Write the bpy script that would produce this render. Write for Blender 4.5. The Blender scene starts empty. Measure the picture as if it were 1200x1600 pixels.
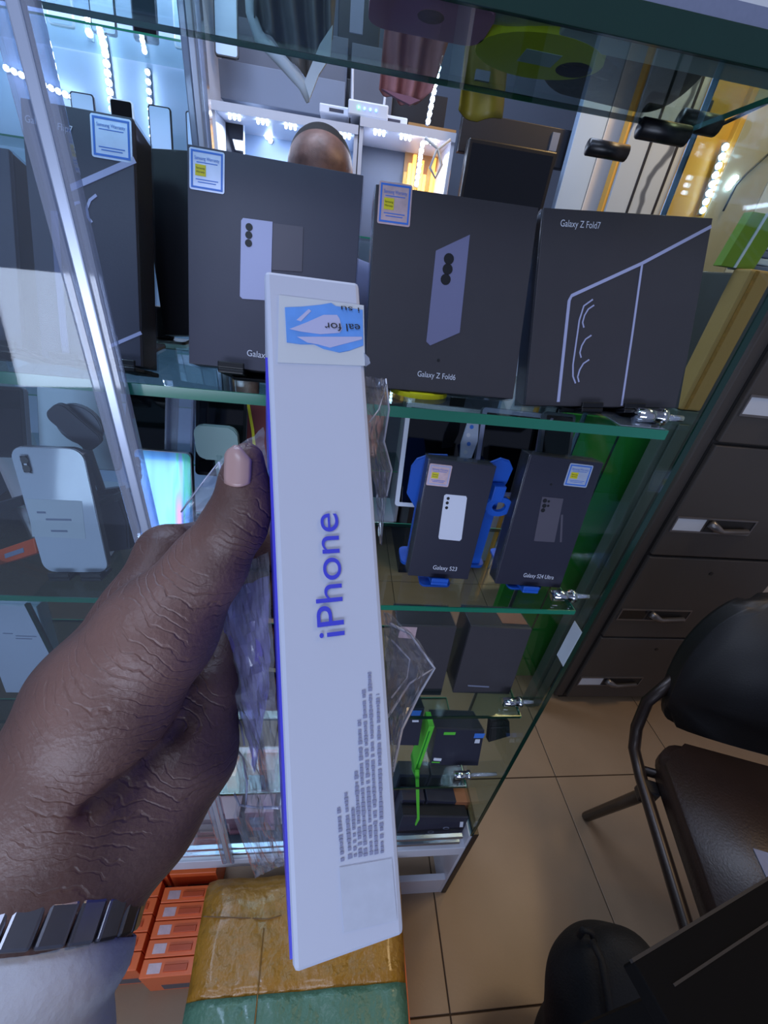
import bpy, bmesh, math, random
import numpy as np
from mathutils import Vector, Matrix
random.seed(7)
S = bpy.context.scene
COL = S.collection
PI = math.pi

# ------------------------------------------------------------------ camera
H = 1.292                      # camera height above the floor
FPX = 620.0                    # focal length in pixels of the 1200x1600 frame
_n = Vector((-132, 990, FPX)).normalized()
_vx = 4970.0
_X = Vector((_vx, -(FPX * FPX - 132 * _vx) / 990.0, FPX)).normalized()
_Z = -_n
_Y = _Z.cross(_X)
cam = bpy.data.cameras.new('camera')
cam.sensor_fit = 'VERTICAL'
cam.sensor_height = 36.0
cam.lens = 36.0 * FPX / 1600.0
cam.clip_start = 0.01
camo = bpy.data.objects.new('camera', cam)
COL.objects.link(camo)
# columns: camera right, up, back expressed in world axes
_r = Vector((_X.x, _Y.x, _Z.x)); _d = Vector((_X.y, _Y.y, _Z.y)); _f = Vector((_X.z, _Y.z, _Z.z))
camo.matrix_world = Matrix(((_r.x, -_d.x, -_f.x, 0), (_r.y, -_d.y, -_f.y, 0), (_r.z, -_d.z, -_f.z, H), (0, 0, 0, 1)))
S.camera = camo
EYE = Vector((0, 0, H))

def ray(px, py):
    c = Vector((px - 600, py - 800, FPX))
    return Vector((c.dot(_X), c.dot(_Y), c.dot(_Z)))
def PY(px, py, y):             # point of a sight line on the vertical plane at depth y
    r = ray(px, py); return EYE + r * (y / r.y)
def PZ(px, py, z):             # ... on the horizontal plane at world height z
    r = ray(px, py); return EYE + r * ((z - H) / r.z)
def PX(px, py, x):
    r = ray(px, py); return EYE + r * (x / r.x)
def PC(px, py, dep):           # ... at a distance along the optical axis
    return EYE + ray(px, py) * (dep / FPX)

# ------------------------------------------------------------------ world, lights, exposure
w = bpy.data.worlds.new('world'); S.world = w; w.use_nodes = True
bg = w.node_tree.nodes['Background']
bg.inputs[0].default_value = (0.46, 0.56, 0.90, 1); bg.inputs[1].default_value = 0.30
S.view_settings.view_transform = 'Standard'
S.view_settings.look = 'None'
S.view_settings.exposure = 0.0
S.view_settings.gamma = 1.0
S.view_settings.use_curve_mapping = False
S.cycles.use_denoising = True
S.cycles.max_bounces = 12
S.cycles.transparent_max_bounces = 32
S.cycles.glossy_bounces = 4
S.cycles.caustics_reflective = False
S.cycles.caustics_refractive = False

def area(name, loc, target, size, power, color, sizey=None):
    l = bpy.data.lights.new(name, 'AREA'); l.energy = power; l.color = color
    l.shape = 'RECTANGLE'; l.size = size; l.size_y = sizey or size
    o = bpy.data.objects.new(name, l); COL.objects.link(o)
    o.location = loc
    o.rotation_euler = (Vector(target) - Vector(loc)).to_track_quat('-Z', 'Y').to_euler()
    return o
COOL = (0.62, 0.74, 1.0)
WARM = (1.0, 0.74, 0.42)
area('ceiling_light_lamp_front', (-0.75, -0.75, 2.60), (-0.1, 0.35, 1.0), 0.9, 12, COOL, 0.5)
area('ceiling_light_lamp_back', (-0.25, 1.2, 2.62), (-0.25, 1.2, 0), 0.9, 20, COOL, 0.5)
area('warm_ceiling_lamp', (1.25, 0.55, 2.6), (0.75, 0.45, 0), 0.35, 9.0, WARM)
area('warm_niche_lamp', (1.0, 1.15, 2.3), (1.05, 1.6, 1.5), 0.25, 5.5, (1.0, 0.62, 0.22))
area('showcase_lamp_left', (-0.36, 0.36, 1.75), (-0.3, 0.42, 0.9), 0.3, 1.8, (0.45, 0.62, 1.0), 0.05)
area('unseen_front_fill', (-0.45, -1.05, 0.98), (-0.02, 0.45, 1.38), 1.3, 12, (0.66, 0.76, 1.0), 0.35)  # unseen fill added behind the camera to brighten box fronts and shelf undersides
area('lower_shelf_lamp', (-0.28, 0.36, 0.70), (-0.22, 0.36, 0.3), 0.3, 0.5, (0.6, 0.72, 1.0), 0.05)

# ------------------------------------------------------------------ materials
def lin(c):
    return tuple(((v / 255) / 12.92 if v / 255 <= 0.04045 else ((v / 255 + 0.055) / 1.055) ** 2.4) for v in c)
def mat(name, rgb, rough=0.5, metal=0.0, spec=0.5, var=0.12, scale=30.0, bump=0.0, bscale=200.0, emit=None, estr=0.0, coat=0.0, alpha=1.0, sub=0.0, bdist=0.002):
    m = bpy.data.materials.new(name); m.use_nodes = True
    nt = m.node_tree; b = nt.nodes['Principled BSDF']
    c = lin(rgb)
    b.inputs['Roughness'].default_value = rough
    b.inputs['Metallic'].default_value = metal
    b.inputs['Specular IOR Level'].default_value = spec
    b.inputs['Coat Weight'].default_value = coat
    b.inputs['Coat Roughness'].default_value = 0.08
    b.inputs['Alpha'].default_value = alpha
    if sub:
        b.inputs['Subsurface Weight'].default_value = sub
        b.inputs['Subsurface Radius'].default_value = (0.004, 0.002, 0.001)
    tc = nt.nodes.new('ShaderNodeTexCoord')
    if var > 0:
        n = nt.nodes.new('ShaderNodeTexNoise'); n.inputs['Scale'].default_value = scale; n.inputs['Detail'].default_value = 3
        r = nt.nodes.new('ShaderNodeMapRange')
        r.inputs['To Min'].default_value = 1 - var; r.inputs['To Max'].default_value = 1 + var
        mx = nt.nodes.new('ShaderNodeVectorMath'); mx.operation = 'SCALE'
        mx.inputs[0].default_value = c
        nt.links.new(tc.outputs['Object'], n.inputs['Vector'])
        nt.links.new(n.outputs['Fac'], r.inputs['Value'])
        nt.links.new(r.outputs['Result'], mx.inputs['Scale'])
        nt.links.new(mx.outputs['Vector'], b.inputs['Base Color'])
    else:
        b.inputs['Base Color'].default_value = (*c, 1)
    if bump > 0:
        n2 = nt.nodes.new('ShaderNodeTexNoise'); n2.inputs['Scale'].default_value = bscale; n2.inputs['Detail'].default_value = 4
        bp = nt.nodes.new('ShaderNodeBump'); bp.inputs['Strength'].default_value = bump; bp.inputs['Distance'].default_value = bdist
        nt.links.new(tc.outputs['Object'], n2.inputs['Vector'])
        nt.links.new(n2.outputs['Fac'], bp.inputs['Height'])
        nt.links.new(bp.outputs['Normal'], b.inputs['Normal'])
    if emit:
        b.inputs['Emission Color'].default_value = (*lin(emit), 1); b.inputs['Emission Strength'].default_value = estr
    return m

def glass_mat(name, tint=(235, 245, 242), ior=1.45, rough=0.02, haze=0.0, bump=0.0, bscale=60, gain=1.0, hcol=(0.75, 0.8, 0.95)):
    """thin clear sheet: transparent body plus Fresnel reflection"""
    m = bpy.data.materials.new(name); m.use_nodes = True
    nt = m.node_tree; nt.nodes.remove(nt.nodes['Principled BSDF'])
    out = nt.nodes['Material Output']
    tr = nt.nodes.new('ShaderNodeBsdfTransparent'); tr.inputs[0].default_value = (*lin(tint), 1)
    gl = nt.nodes.new('ShaderNodeBsdfGlossy'); gl.inputs['Roughness'].default_value = rough
    lw = nt.nodes.new('ShaderNodeLayerWeight'); lw.inputs[0].default_value = 0.5      # Schlick reflectance, the same from both sides
    pw = nt.nodes.new('ShaderNodeMath'); pw.operation = 'POWER'; pw.inputs[1].default_value = 5.0
    fr = nt.nodes.new('ShaderNodeMath'); fr.operation = 'MULTIPLY_ADD'; f0 = ((ior - 1) / (ior + 1)) ** 2
    fr.inputs[1].default_value = 1 - f0; fr.inputs[2].default_value = f0; fr.use_clamp = True
    nt.links.new(lw.outputs['Facing'], pw.inputs[0]); nt.links.new(pw.outputs[0], fr.inputs[0])
    mi = nt.nodes.new('ShaderNodeMixShader')
    g = nt.nodes.new('ShaderNodeMath'); g.operation = 'MULTIPLY'; g.inputs[1].default_value = gain
    nt.links.new(fr.outputs[0], g.inputs[0]); nt.links.new(g.outputs[0], mi.inputs[0])
    src = tr
    if haze > 0:
        df = nt.nodes.new('ShaderNodeBsdfDiffuse'); df.inputs[0].default_value = (*hcol, 1)
        m2 = nt.nodes.new('ShaderNodeMixShader'); m2.inputs[0].default_value = haze
        nt.links.new(tr.outputs[0], m2.inputs[1]); nt.links.new(df.outputs[0], m2.inputs[2]); src = m2
    nt.links.new(src.outputs[0], mi.inputs[1]); nt.links.new(gl.outputs[0], mi.inputs[2])
    if bump > 0:
        n2 = nt.nodes.new('ShaderNodeTexNoise'); n2.inputs['Scale'].default_value = bscale; n2.inputs['Detail'].default_value = 3
        bp = nt.nodes.new('ShaderNodeBump'); bp.inputs['Strength'].default_value = bump; bp.inputs['Distance'].default_value = 0.004
        tc = nt.nodes.new('ShaderNodeTexCoord')
        nt.links.new(tc.outputs['Object'], n2.inputs['Vector']); nt.links.new(n2.outputs['Fac'], bp.inputs['Height'])
        nt.links.new(bp.outputs['Normal'], gl.inputs['Normal']); nt.links.new(bp.outputs['Normal'], lw.inputs['Normal'])
    nt.links.new(mi.outputs[0], out.inputs[0])
    return m

M = {}
M['glass'] = glass_mat('clear_glass', (226, 240, 238), gain=0.9)
M['pane'] = glass_mat('front_glass', (236, 243, 246), gain=1.3, haze=0.03)  # slight bluish haze stands in for reflections on the pane
M['film'] = glass_mat('shrink_film', (244, 246, 250), rough=0.12, haze=0.02, gain=0.7, bump=0.25, bscale=25)
M['bag'] = glass_mat('clear_bag_film', (240, 240, 248), rough=0.16, haze=0.15, gain=1.3, bump=0.5, bscale=45)  # white haze put in for highlights the film would reflect
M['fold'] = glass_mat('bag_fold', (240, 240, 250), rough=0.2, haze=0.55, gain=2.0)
M['bag_reflection'] = glass_mat('violet_reflection_film', (165, 160, 230), rough=0.16, haze=0.45, gain=1.0, bump=0.5, bscale=40, hcol=(0.30, 0.26, 0.72))  # violet tint stands in for the box side mirrored in the film
M['acrylic'] = glass_mat('clear_acrylic', (222, 230, 245), rough=0.05, haze=0.26, gain=2.4)
M['edge_teal'] = mat('teal_glass_edge', (34, 122, 96), 0.12, var=0.15, scale=20, spec=0.8)
M['edge_dark'] = mat('dark_green_glass_edge', (14, 48, 38), 0.12, var=0.15, scale=20, spec=0.8)
M['box_dark'] = mat('dark_grey_card', (70, 70, 84), 0.42, var=0.06, scale=40, spec=0.35, bump=0.03, bscale=700)
M['box_side'] = mat('charcoal_card', (28, 28, 34), 0.4, var=0.06, spec=0.35)
M['box_warm'] = mat('warm_dark_grey_card', (66, 63, 68), 0.42, var=0.06, scale=40, spec=0.35, bump=0.03, bscale=700)
M['box_navy'] = mat('blue_black_card', (46, 46, 60), 0.35, var=0.06, spec=0.4)
M['print_white'] = mat('white_print', (215, 218, 232), 0.5, var=0)
M['print_lilac'] = mat('lilac_print', (175, 178, 214), 0.5, var=0.03)
M['print_slate'] = mat('slate_print', (118, 118, 152), 0.45, var=0.05)
M['print_faint'] = mat('faint_print', (84, 80, 92), 0.45, var=0.04)
M['print_black'] = mat('black_print', (18, 18, 24), 0.5, var=0)
M['print_grey'] = mat('grey_print', (120, 126, 150), 0.6, var=0.1, scale=300)
M['print_pale'] = mat('pale_grey_print', (128, 132, 162), 0.6, var=0.1, scale=300)
M['print_blue'] = mat('blue_print', (62, 66, 200), 0.5, var=0.02)
M['foil'] = mat('iridescent_foil', (190, 200, 225), 0.35, metal=0.3, var=0.15, scale=90)
M['foil_pink'] = mat('pinkish_foil', (215, 185, 190), 0.35, metal=0.3, var=0.25, scale=150)
M['blue_border'] = mat('blue_border', (64, 120, 215), 0.4, var=0.1)
M['yellow_patch'] = mat('yellow_patch', (222, 208, 40), 0.5, var=0.05)
M['pale_patch'] = mat('pale_patch', (178, 184, 200), 0.5, var=0.1, scale=300)
M['iphone_white'] = mat('white_box_card', (186, 191, 208), 0.5, var=0.03, scale=25, spec=0.3)
M['iphone_blue'] = mat('violet_blue_card', (70, 66, 200), 0.4, var=0.05)
M['black_plastic'] = mat('black_plastic', (16, 16, 20), 0.35, var=0.1)
M['black_gloss'] = mat('black_screen', (6, 7, 12), 0.06, var=0.0, spec=0.6)
M['grey_plastic'] = mat('grey_plastic', (92, 96, 110), 0.4)
M['white_plastic'] = mat('white_plastic', (215, 220, 232), 0.35, var=0.04)
M['white_metal'] = mat('white_powder_coat', (205, 208, 220), 0.35, var=0.05)
M['alu'] = mat('brushed_aluminium', (170, 180, 198), 0.28, metal=0.9, var=0.08)
M['alu_pale'] = mat('pale_aluminium', (196, 206, 226), 0.32, metal=0.6, var=0.06)
M['chrome'] = mat('chrome', (225, 228, 232), 0.08, metal=1.0, var=0)
M['blue_plastic'] = mat('blue_plastic', (28, 88, 190), 0.4, var=0.08)
M['yellow_plastic'] = mat('yellow_plastic', (228, 220, 30), 0.45, var=0.06)
M['olive_plastic'] = mat('olive_translucent_plastic', (112, 102, 26), 0.5, var=0.15)
M['pink_plastic'] = mat('pink_silicone', (238, 150, 190), 0.5, var=0.06)
M['salmon'] = mat('salmon_fabric', (165, 112, 112), 0.8, var=0.15, scale=60, bump=0.3)
M['sage'] = mat('sage_plastic', (128, 158, 156), 0.45, var=0.06)
M['phone_white'] = mat('white_phone_glass', (196, 202, 216), 0.06, var=0.03, spec=0.7, coat=0.6)
M['steel'] = mat('dark_steel', (128, 128, 136), 0.3, metal=1.0, var=0.15, scale=120)
M['sticker'] = mat('paper_sticker', (192, 198, 206), 0.6, var=0.04)
M['green_card'] = mat('green_card', (28, 132, 42), 0.45, var=0.12, scale=8)
M['green_bright'] = mat('bright_green_card', (92, 200, 60), 0.45, var=0.1)
M['tan_card'] = mat('tan_cardboard', (178, 134, 74), 0.7, var=0.1, scale=12, bump=0.1)
M['lime'] = mat('lime_card', (122, 148, 32), 0.5)
M['cab'] = mat('grey_brown_steel', (72, 66, 62), 0.45, var=0.06, scale=8, bump=0.05, bscale=500)
M['cab_dark'] = mat('shadow_gap_steel', (34, 31, 30), 0.5, var=0.05)
M['locker'] = mat('grey_green_steel', (82, 88, 80), 0.5, var=0.06)
M['handle'] = mat('zinc_handle', (128, 124, 124), 0.35, metal=0.7)
M['paper'] = mat('white_paper', (214, 216, 222), 0.7, var=0.04)
M['grout'] = mat('brown_grout', (74, 58, 42), 0.9)
M['tile'] = mat('tan_floor_tile', (146, 121, 95), 0.42, var=0.13, scale=9, bump=0.08, bscale=160)
M['chair_black'] = mat('black_leatherette', (14, 13, 15), 0.5, var=0.15, bump=0.2, bscale=300)
M['chair_seat'] = mat('dark_brown_leatherette', (44, 31, 26), 0.38, var=0.15, bump=0.25, bscale=250)
M['tube'] = mat('dark_brown_tube', (44, 34, 30), 0.35, metal=0.4)
M['fabric_black'] = mat('black_bag_fabric', (13, 13, 16), 0.75, var=0.25, scale=40, bump=0.5, bscale=300)
M['desk'] = mat('dark_desk_board', (5, 4, 5), 0.8, spec=0.15, var=0.2, scale=20)
M['desk_edge'] = mat('pale_desk_edge', (44, 40, 39), 0.7, var=0.3, scale=60)
M['orange'] = mat('orange_box_card', (240, 112, 58), 0.36, var=0.06)
M['orange2'] = mat('orange_box_dark_side', (200, 82, 40), 0.4, var=0.06)
M['orange_label'] = mat('grey_box_label', (92, 90, 96), 0.5, var=0.1)
M['tape_brown'] = mat('amber_packing_tape', (160, 110, 32), 0.33, var=0.2, scale=18, bump=1.0, bscale=48, coat=0.25, bdist=.006)
M['tape_green'] = mat('green_packing_tape', (84, 122, 100), 0.36, var=0.12, scale=14, bump=1.0, bscale=48, coat=0.2, bdist=.006)
M['tape_gap'] = mat('tape_seam', (110, 70, 14), 0.3, var=0.1)
M['mauve'] = mat('mauve_box_card', (150, 104, 118), 0.3, var=0.2, scale=15)
M['wall'] = mat('blue_grey_wall', (120, 130, 150), 0.7, var=0.06, scale=3)
M['wall_dark'] = mat('dark_panel', (30, 32, 40), 0.4, var=0.2, scale=6)
M['wall_mid'] = mat('grey_panel', (92, 97, 112), 0.45, var=0.12, scale=6)
M['pale_blue'] = mat('pale_blue_panel', (172, 196, 226), 0.3, var=0.08, scale=5)
M['plaster'] = mat('white_plaster', (205, 205, 208), 0.8, var=0.04)
M['wood'] = mat('light_wood', (168, 130, 82), 0.5, var=0.15, scale=20)
M['gold'] = mat('golden_panel', (212, 160, 66), 0.35, var=0.08, scale=6)
M['beige'] = mat('beige_panel', (170, 158, 136), 0.5, var=0.06)
M['led'] = mat('led_cool', (255, 255, 255), 0.5, var=0, emit=(205, 225, 255), estr=22)
M['slat_glow'] = mat('slat_glow', (255, 200, 110), 0.5, var=0, emit=(255, 186, 70), estr=1.1)  # glow put into the gold slats in place of warm light on them
M['led_green'] = mat('led_green', (90, 255, 120), 0.5, var=0, emit=(90, 255, 140), estr=8)
M['led_blue'] = mat('led_blue', (90, 160, 255), 0.5, var=0, emit=(90, 150, 255), estr=8)
M['cable'] = mat('white_cable', (205, 205, 205), 0.5, var=0)
M['cloth_grey'] = mat('grey_satin_cloth', (112, 108, 104), 0.45, var=0.15, scale=30)
M['cloth_white'] = mat('white_hem_cloth', (205, 214, 220), 0.6, var=0.05)
M['cloth_sleeve'] = mat('white_sleeve_cotton', (178, 182, 192), 0.85, var=0.06, scale=30, bump=0.25, bscale=350)
M['shirt'] = mat('blue_shirt_cotton', (62, 78, 120), 0.85, var=0.1)
M['trousers'] = mat('dark_trouser_cotton', (30, 32, 42), 0.85, var=0.1)
M['hair'] = mat('black_short_hair', (16, 14, 15), 0.75, var=0.2, scale=200, bump=0.5, bscale=400)
M['eye'] = mat('eye_white', (205, 200, 195), 0.3, var=0)
M['nail'] = mat('thumb_nail', (176, 142, 136), 0.3, var=0.05, scale=200, spec=0.5)
M['fur'] = mat('dark_grey_pouch_fabric', (52, 50, 50), 0.7, var=0.3, scale=50, bump=0.4)
M['bubble'] = mat('translucent_bubble_wrap', (150, 158, 160), 0.3, var=0.2, scale=70, alpha=0.8)
M['red_pack'] = mat('red_packet', (112, 34, 38), 0.35, var=0.15)
M['copper'] = mat('copper_card', (150, 96, 66), 0.35, var=0.1)

def marble_mat():
    m = bpy.data.materials.new('pale_marble'); m.use_nodes = True; nt = m.node_tree; b = nt.nodes['Principled BSDF']
    tc = nt.nodes.new('ShaderNodeTexCoord'); wv = nt.nodes.new('ShaderNodeTexWave')
    wv.inputs['Scale'].default_value = 2.2; wv.inputs['Distortion'].default_value = 9; wv.inputs['Detail'].default_value = 4
    cr = nt.nodes.new('ShaderNodeValToRGB')
    cr.color_ramp.elements[0].position = 0.02; cr.color_ramp.elements[0].color = (*lin((88, 96, 108)), 1)
    cr.color_ramp.elements[1].position = 0.10; cr.color_ramp.elements[1].color = (*lin((168, 182, 196)), 1)
    nt.links.new(tc.outputs['Object'], wv.inputs['Vector']); nt.links.new(wv.outputs['Fac'], cr.inputs[0]); nt.links.new(cr.outputs[0], b.inputs['Base Color'])
    b.inputs['Roughness'].default_value = 0.12
    return m
M['marble'] = marble_mat()

def irid_mat():
    m = bpy.data.materials.new('iridescent_phone_back'); m.use_nodes = True; nt = m.node_tree; b = nt.nodes['Principled BSDF']
    tc = nt.nodes.new('ShaderNodeTexCoord'); sp = nt.nodes.new('ShaderNodeSeparateXYZ')
    n = nt.nodes.new('ShaderNodeTexNoise'); n.inputs['Scale'].default_value = 14
    mp = nt.nodes.new('ShaderNodeMapping'); mp.inputs['Scale'].default_value = (3.0, 1, 0.35)
    cr = nt.nodes.new('ShaderNodeValToRGB'); e = cr.color_ramp.elements
    e[0].position = 0.3; e[0].color = (*lin((66, 120, 205)), 1); e[1].position = 0.8; e[1].color = (*lin((215, 120, 120)), 1)
    for p, c in ((0.48, (110, 176, 235)), (0.58, (120, 190, 235)), (0.64, (90, 215, 160)), (0.7, (130, 150, 230))):
        x = e.new(p); x.color = (*lin(c), 1)
    nt.links.new(tc.outputs['Object'], mp.inputs['Vector']); nt.links.new(mp.outputs[0], n.inputs['Vector'])
    nt.links.new(n.outputs['Fac'], cr.inputs[0]); nt.links.new(cr.outputs[0], b.inputs['Base Color'])
    b.inputs['Roughness'].default_value = 0.1; b.inputs['Metallic'].default_value = 0.35; b.inputs['Coat Weight'].default_value = 0.8
    return m
M['irid'] = irid_mat()

def skin_mat():
    m = bpy.data.materials.new('dark_brown_skin'); m.use_nodes = True; nt = m.node_tree; b = nt.nodes['Principled BSDF']
    tc = nt.nodes.new('ShaderNodeTexCoord')
    n = nt.nodes.new('ShaderNodeTexNoise'); n.inputs['Scale'].default_value = 24; n.inputs['Detail'].default_value = 4
    cr = nt.nodes.new('ShaderNodeValToRGB'); e = cr.color_ramp.elements
    e[0].position = 0.3; e[0].color = (*lin((80, 56, 50)), 1); e[1].position = 0.72; e[1].color = (*lin((128, 95, 85)), 1)
    nt.links.new(tc.outputs['Object'], n.inputs['Vector']); nt.links.new(n.outputs['Fac'], cr.inputs[0]); nt.links.new(cr.outputs[0], b.inputs['Base Color'])
    b.inputs['Roughness'].default_value = 0.46; b.inputs['Specular IOR Level'].default_value = 0.5
    # fine pore grain
    n2 = nt.nodes.new('ShaderNodeTexNoise'); n2.inputs['Scale'].default_value = 700; n2.inputs['Detail'].default_value = 4
    b1 = nt.nodes.new('ShaderNodeBump'); b1.inputs['Strength'].default_value = 0.45; b1.inputs['Distance'].default_value = 0.0006
    nt.links.new(tc.outputs['Object'], n2.inputs['Vector']); nt.links.new(n2.outputs['Fac'], b1.inputs['Height'])
    # creases lying across the thumb: lines along a warped coordinate, broken up by a mask
    dt = nt.nodes.new('ShaderNodeVectorMath'); dt.operation = 'DOT_PRODUCT'; dt.inputs[1].default_value = (0.56, 0.30, 0.77)
    nd = nt.nodes.new('ShaderNodeTexNoise'); nd.inputs['Scale'].default_value = 42; nd.inputs['Detail'].default_value = 4
    ma = nt.nodes.new('ShaderNodeMath'); ma.operation = 'MULTIPLY'; ma.inputs[1].default_value = 1150
    mb = nt.nodes.new('ShaderNodeMath'); mb.operation = 'MULTIPLY_ADD'; mb.inputs[1].default_value = 22
    sn = nt.nodes.new('ShaderNodeMath'); sn.operation = 'SINE'; ab = nt.nodes.new('ShaderNodeMath'); ab.operation = 'ABSOLUTE'
    r3 = nt.nodes.new('ShaderNodeMapRange'); r3.inputs['From Min'].default_value = 0.0; r3.inputs['From Max'].default_value = 0.42
    mk = nt.nodes.new('ShaderNodeTexNoise'); mk.inputs['Scale'].default_value = 75
    mr = nt.nodes.new('ShaderNodeMapRange'); mr.inputs['From Min'].default_value = 0.42; mr.inputs['From Max'].default_value = 0.58
    mm = nt.nodes.new('ShaderNodeMath'); mm.operation = 'MAXIMUM'
    b2 = nt.nodes.new('ShaderNodeBump'); b2.inputs['Strength'].default_value = 0.42; b2.inputs['Distance'].default_value = 0.0008
    L = nt.links.new
    L(tc.outputs['Object'], dt.inputs[0]); L(tc.outputs['Object'], nd.inputs['Vector']); L(tc.outputs['Object'], mk.inputs['Vector'])
    L(dt.outputs['Value'], ma.inputs[0]); L(nd.outputs['Fac'], mb.inputs[0]); L(ma.outputs[0], mb.inputs[2]); L(mb.outputs[0], sn.inputs[0]); L(sn.outputs[0], ab.inputs[0]); L(ab.outputs[0], r3.inputs['Value'])
    L(mk.outputs['Fac'], mr.inputs['Value']); L(r3.outputs['Result'], mm.inputs[0]); L(mr.outputs['Result'], mm.inputs[1])
    L(mm.outputs[0], b2.inputs['Height']); L(b1.outputs[0], b2.inputs['Normal']); L(b2.outputs[0], b.inputs['Normal'])
    return m
M['skin'] = skin_mat()

# ------------------------------------------------------------------ builders
FR = {}                        # frames of the things (object name -> Matrix)
def tag(o, label=None, cat=None, group=None, kind=None):
    if label: o['label'] = label
    if cat: o['category'] = cat
    if group: o['group'] = group
    if kind: o['kind'] = kind
    return o
def thing(name, label, cat, frame=None, group=None, kind=None):
    o = bpy.data.objects.new(name, None); COL.objects.link(o)
    o.empty_display_size = 0.02
    frame = frame if frame is not None else Matrix.Identity(4)
    o.matrix_world = frame; FR[o.name] = frame.copy()
    return tag(o, label, cat, group, kind)
def T(v): return Matrix.Translation(Vector(v))
def root_of(o):
    while o.parent: o = o.parent
    return o
def link_mesh(name, me, m, parent=None, world_in=True, smooth=False):
    """link a mesh given in world coordinates under its thing"""
    o = bpy.data.objects.new(name, me); COL.objects.link(o)
    if m is not None: me.materials.append(m)
    if parent is not None:
        r = root_of(parent)
        if world_in and r.name in FR: me.transform(FR[r.name].inverted())
        o.parent = parent
    if smooth:
        me.polygons.foreach_set('use_smooth', [True] * len(me.polygons))
    return o

class B:
    """collects shapes, links them as ONE mesh object"""
    def __init__(s, frame=None):
        s.bm = bmesh.new(); s.fr = frame if frame is not None else Matrix.Identity(4)
    def _v(s, p): return s.bm.verts.new(s.fr @ Vector(p))
    def hexa(s, c, bev=0.0):
        """c: 8 corners, bottom loop 0-3 then top loop 4-7"""
        v = [s._v(p) for p in c]
        fs = [s.bm.faces.new([v[i] for i in q]) for q in ((3, 2, 1, 0), (4, 5, 6, 7), (0, 1, 5, 4), (1, 2, 6, 5), (2, 3, 7, 6), (3, 0, 4, 7))]
        if bev > 0:
            es = list({e for f in fs for e in f.edges})
            bmesh.ops.bevel(s.bm, geom=es, offset=bev, segments=2, affect='EDGES', profile=0.5)
        return s
    def box(s, lo, hi, bev=0.0):
        (a, b, c), (d, e, f) = lo, hi
        return s.hexa([(a, b, c), (d, b, c), (d, e, c), (a, e, c), (a, b, f), (d, b, f), (d, e, f), (a, e, f)], bev)
    def prism(s, pts, y0, y1, axis='y', bev=0.0):
        """outline in the x-z plane, extruded y0..y1 (or in x-y, extruded in z)"""
        def mk(p, y): return (p[0], y, p[1]) if axis == 'y' else ((p[0], p[1], y) if axis == 'z' else (y, p[0], p[1]))
        a = [s._v(mk(p, y0)) for p in pts]; b = [s._v(mk(p, y1)) for p in pts]
        f1 = s.bm.faces.new(a); f2 = s.bm.faces.new(b[::-1]); n = len(pts)
        for i in range(n): s.bm.faces.new((a[i], b[i], b[(i + 1) % n], a[(i + 1) % n]))
        if bev > 0:
            es = list(set(f1.edges) | set(f2.edges))
            bmesh.ops.bevel(s.bm, geom=es, offset=bev, segments=2, affect='EDGES')
        return s
    def tube(s, pts, r, n=10, cap=True):
        pts = [Vector(p) for p in pts]; rs = r if isinstance(r, (list, tuple)) else [r] * len(pts)
        rings = []; up = None
        for i, p in enumerate(pts):
            d = (pts[min(i + 1, len(pts) - 1)] - pts[max(i - 1, 0)]).normalized()
            if up is None:
                up = d.orthogonal().normalized()
            up = (up - d * up.dot(d)).normalized(); sd = d.cross(up)
            rings.append([s._v(p + (up * math.cos(2 * PI * k / n) + sd * math.sin(2 * PI * k / n)) * rs[i]) for k in range(n)])
        for a, b in zip(rings, rings[1:]):
            for k in range(n): s.bm.faces.new((a[k], a[(k + 1) % n], b[(k + 1) % n], b[k]))
        if cap:
            s.bm.faces.new(rings[0][::-1]); s.bm.faces.new(rings[-1])
        return s
    def ball(s, p, r, seg=8, sc=(1, 1, 1)):
        res = bmesh.ops.create_uvsphere(s.bm, u_segments=seg, v_segments=max(4, seg // 2 + 1), radius=r)
        for v in res['verts']: v.co = s.fr @ (Vector((v.co.x * sc[0], v.co.y * sc[1], v.co.z * sc[2])) + Vector(p))
        return s
    def strip(s, pts, wd, y0, y1):
        """flat line of width wd in the local x-z plane (print, trim)"""
        L = []; R = []
        pts = [Vector((p[0], p[1])) for p in pts]
        for i, p in enumerate(pts):
            d = (pts[min(i + 1, len(pts) - 1)] - pts[max(i - 1, 0)]).normalized(); nn = Vector((-d.y, d.x)) * wd / 2
            L.append(p + nn); R.append(p - nn)
        for i in range(len(pts) - 1):
            c = [(R[i].x, y0, R[i].y), (R[i + 1].x, y0, R[i + 1].y), (L[i + 1].x, y0, L[i + 1].y), (L[i].x, y0, L[i].y)]
            s.hexa(c + [(x, y1, z) for x, _, z in c])
        return s
    def build(s, name, m, parent=None, smooth=False):
        bmesh.ops.recalc_face_normals(s.bm, faces=s.bm.faces)
        me = bpy.data.meshes.new(name); s.bm.to_mesh(me); s.bm.free()
        return link_mesh(name, me, m, parent, True, smooth)

def rrect(x0, z0, x1, z1, r, n=4):
    out = []
    for cx, cz, a in ((x1 - r, z1 - r, 0), (x0 + r, z1 - r, 90), (x0 + r, z0 + r, 180), (x1 - r, z0 + r, 270)):
        for k in range(n + 1):
            t = math.radians(a + 90 * k / n); out.append((cx + r * math.cos(t), cz + r * math.sin(t)))
    return out
def circ(cx, cz, r, n=16, sx=1.0):
    return [(cx + r * sx * math.cos(2 * PI * k / n), cz + r * math.sin(2 * PI * k / n)) for k in range(n)]

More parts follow.
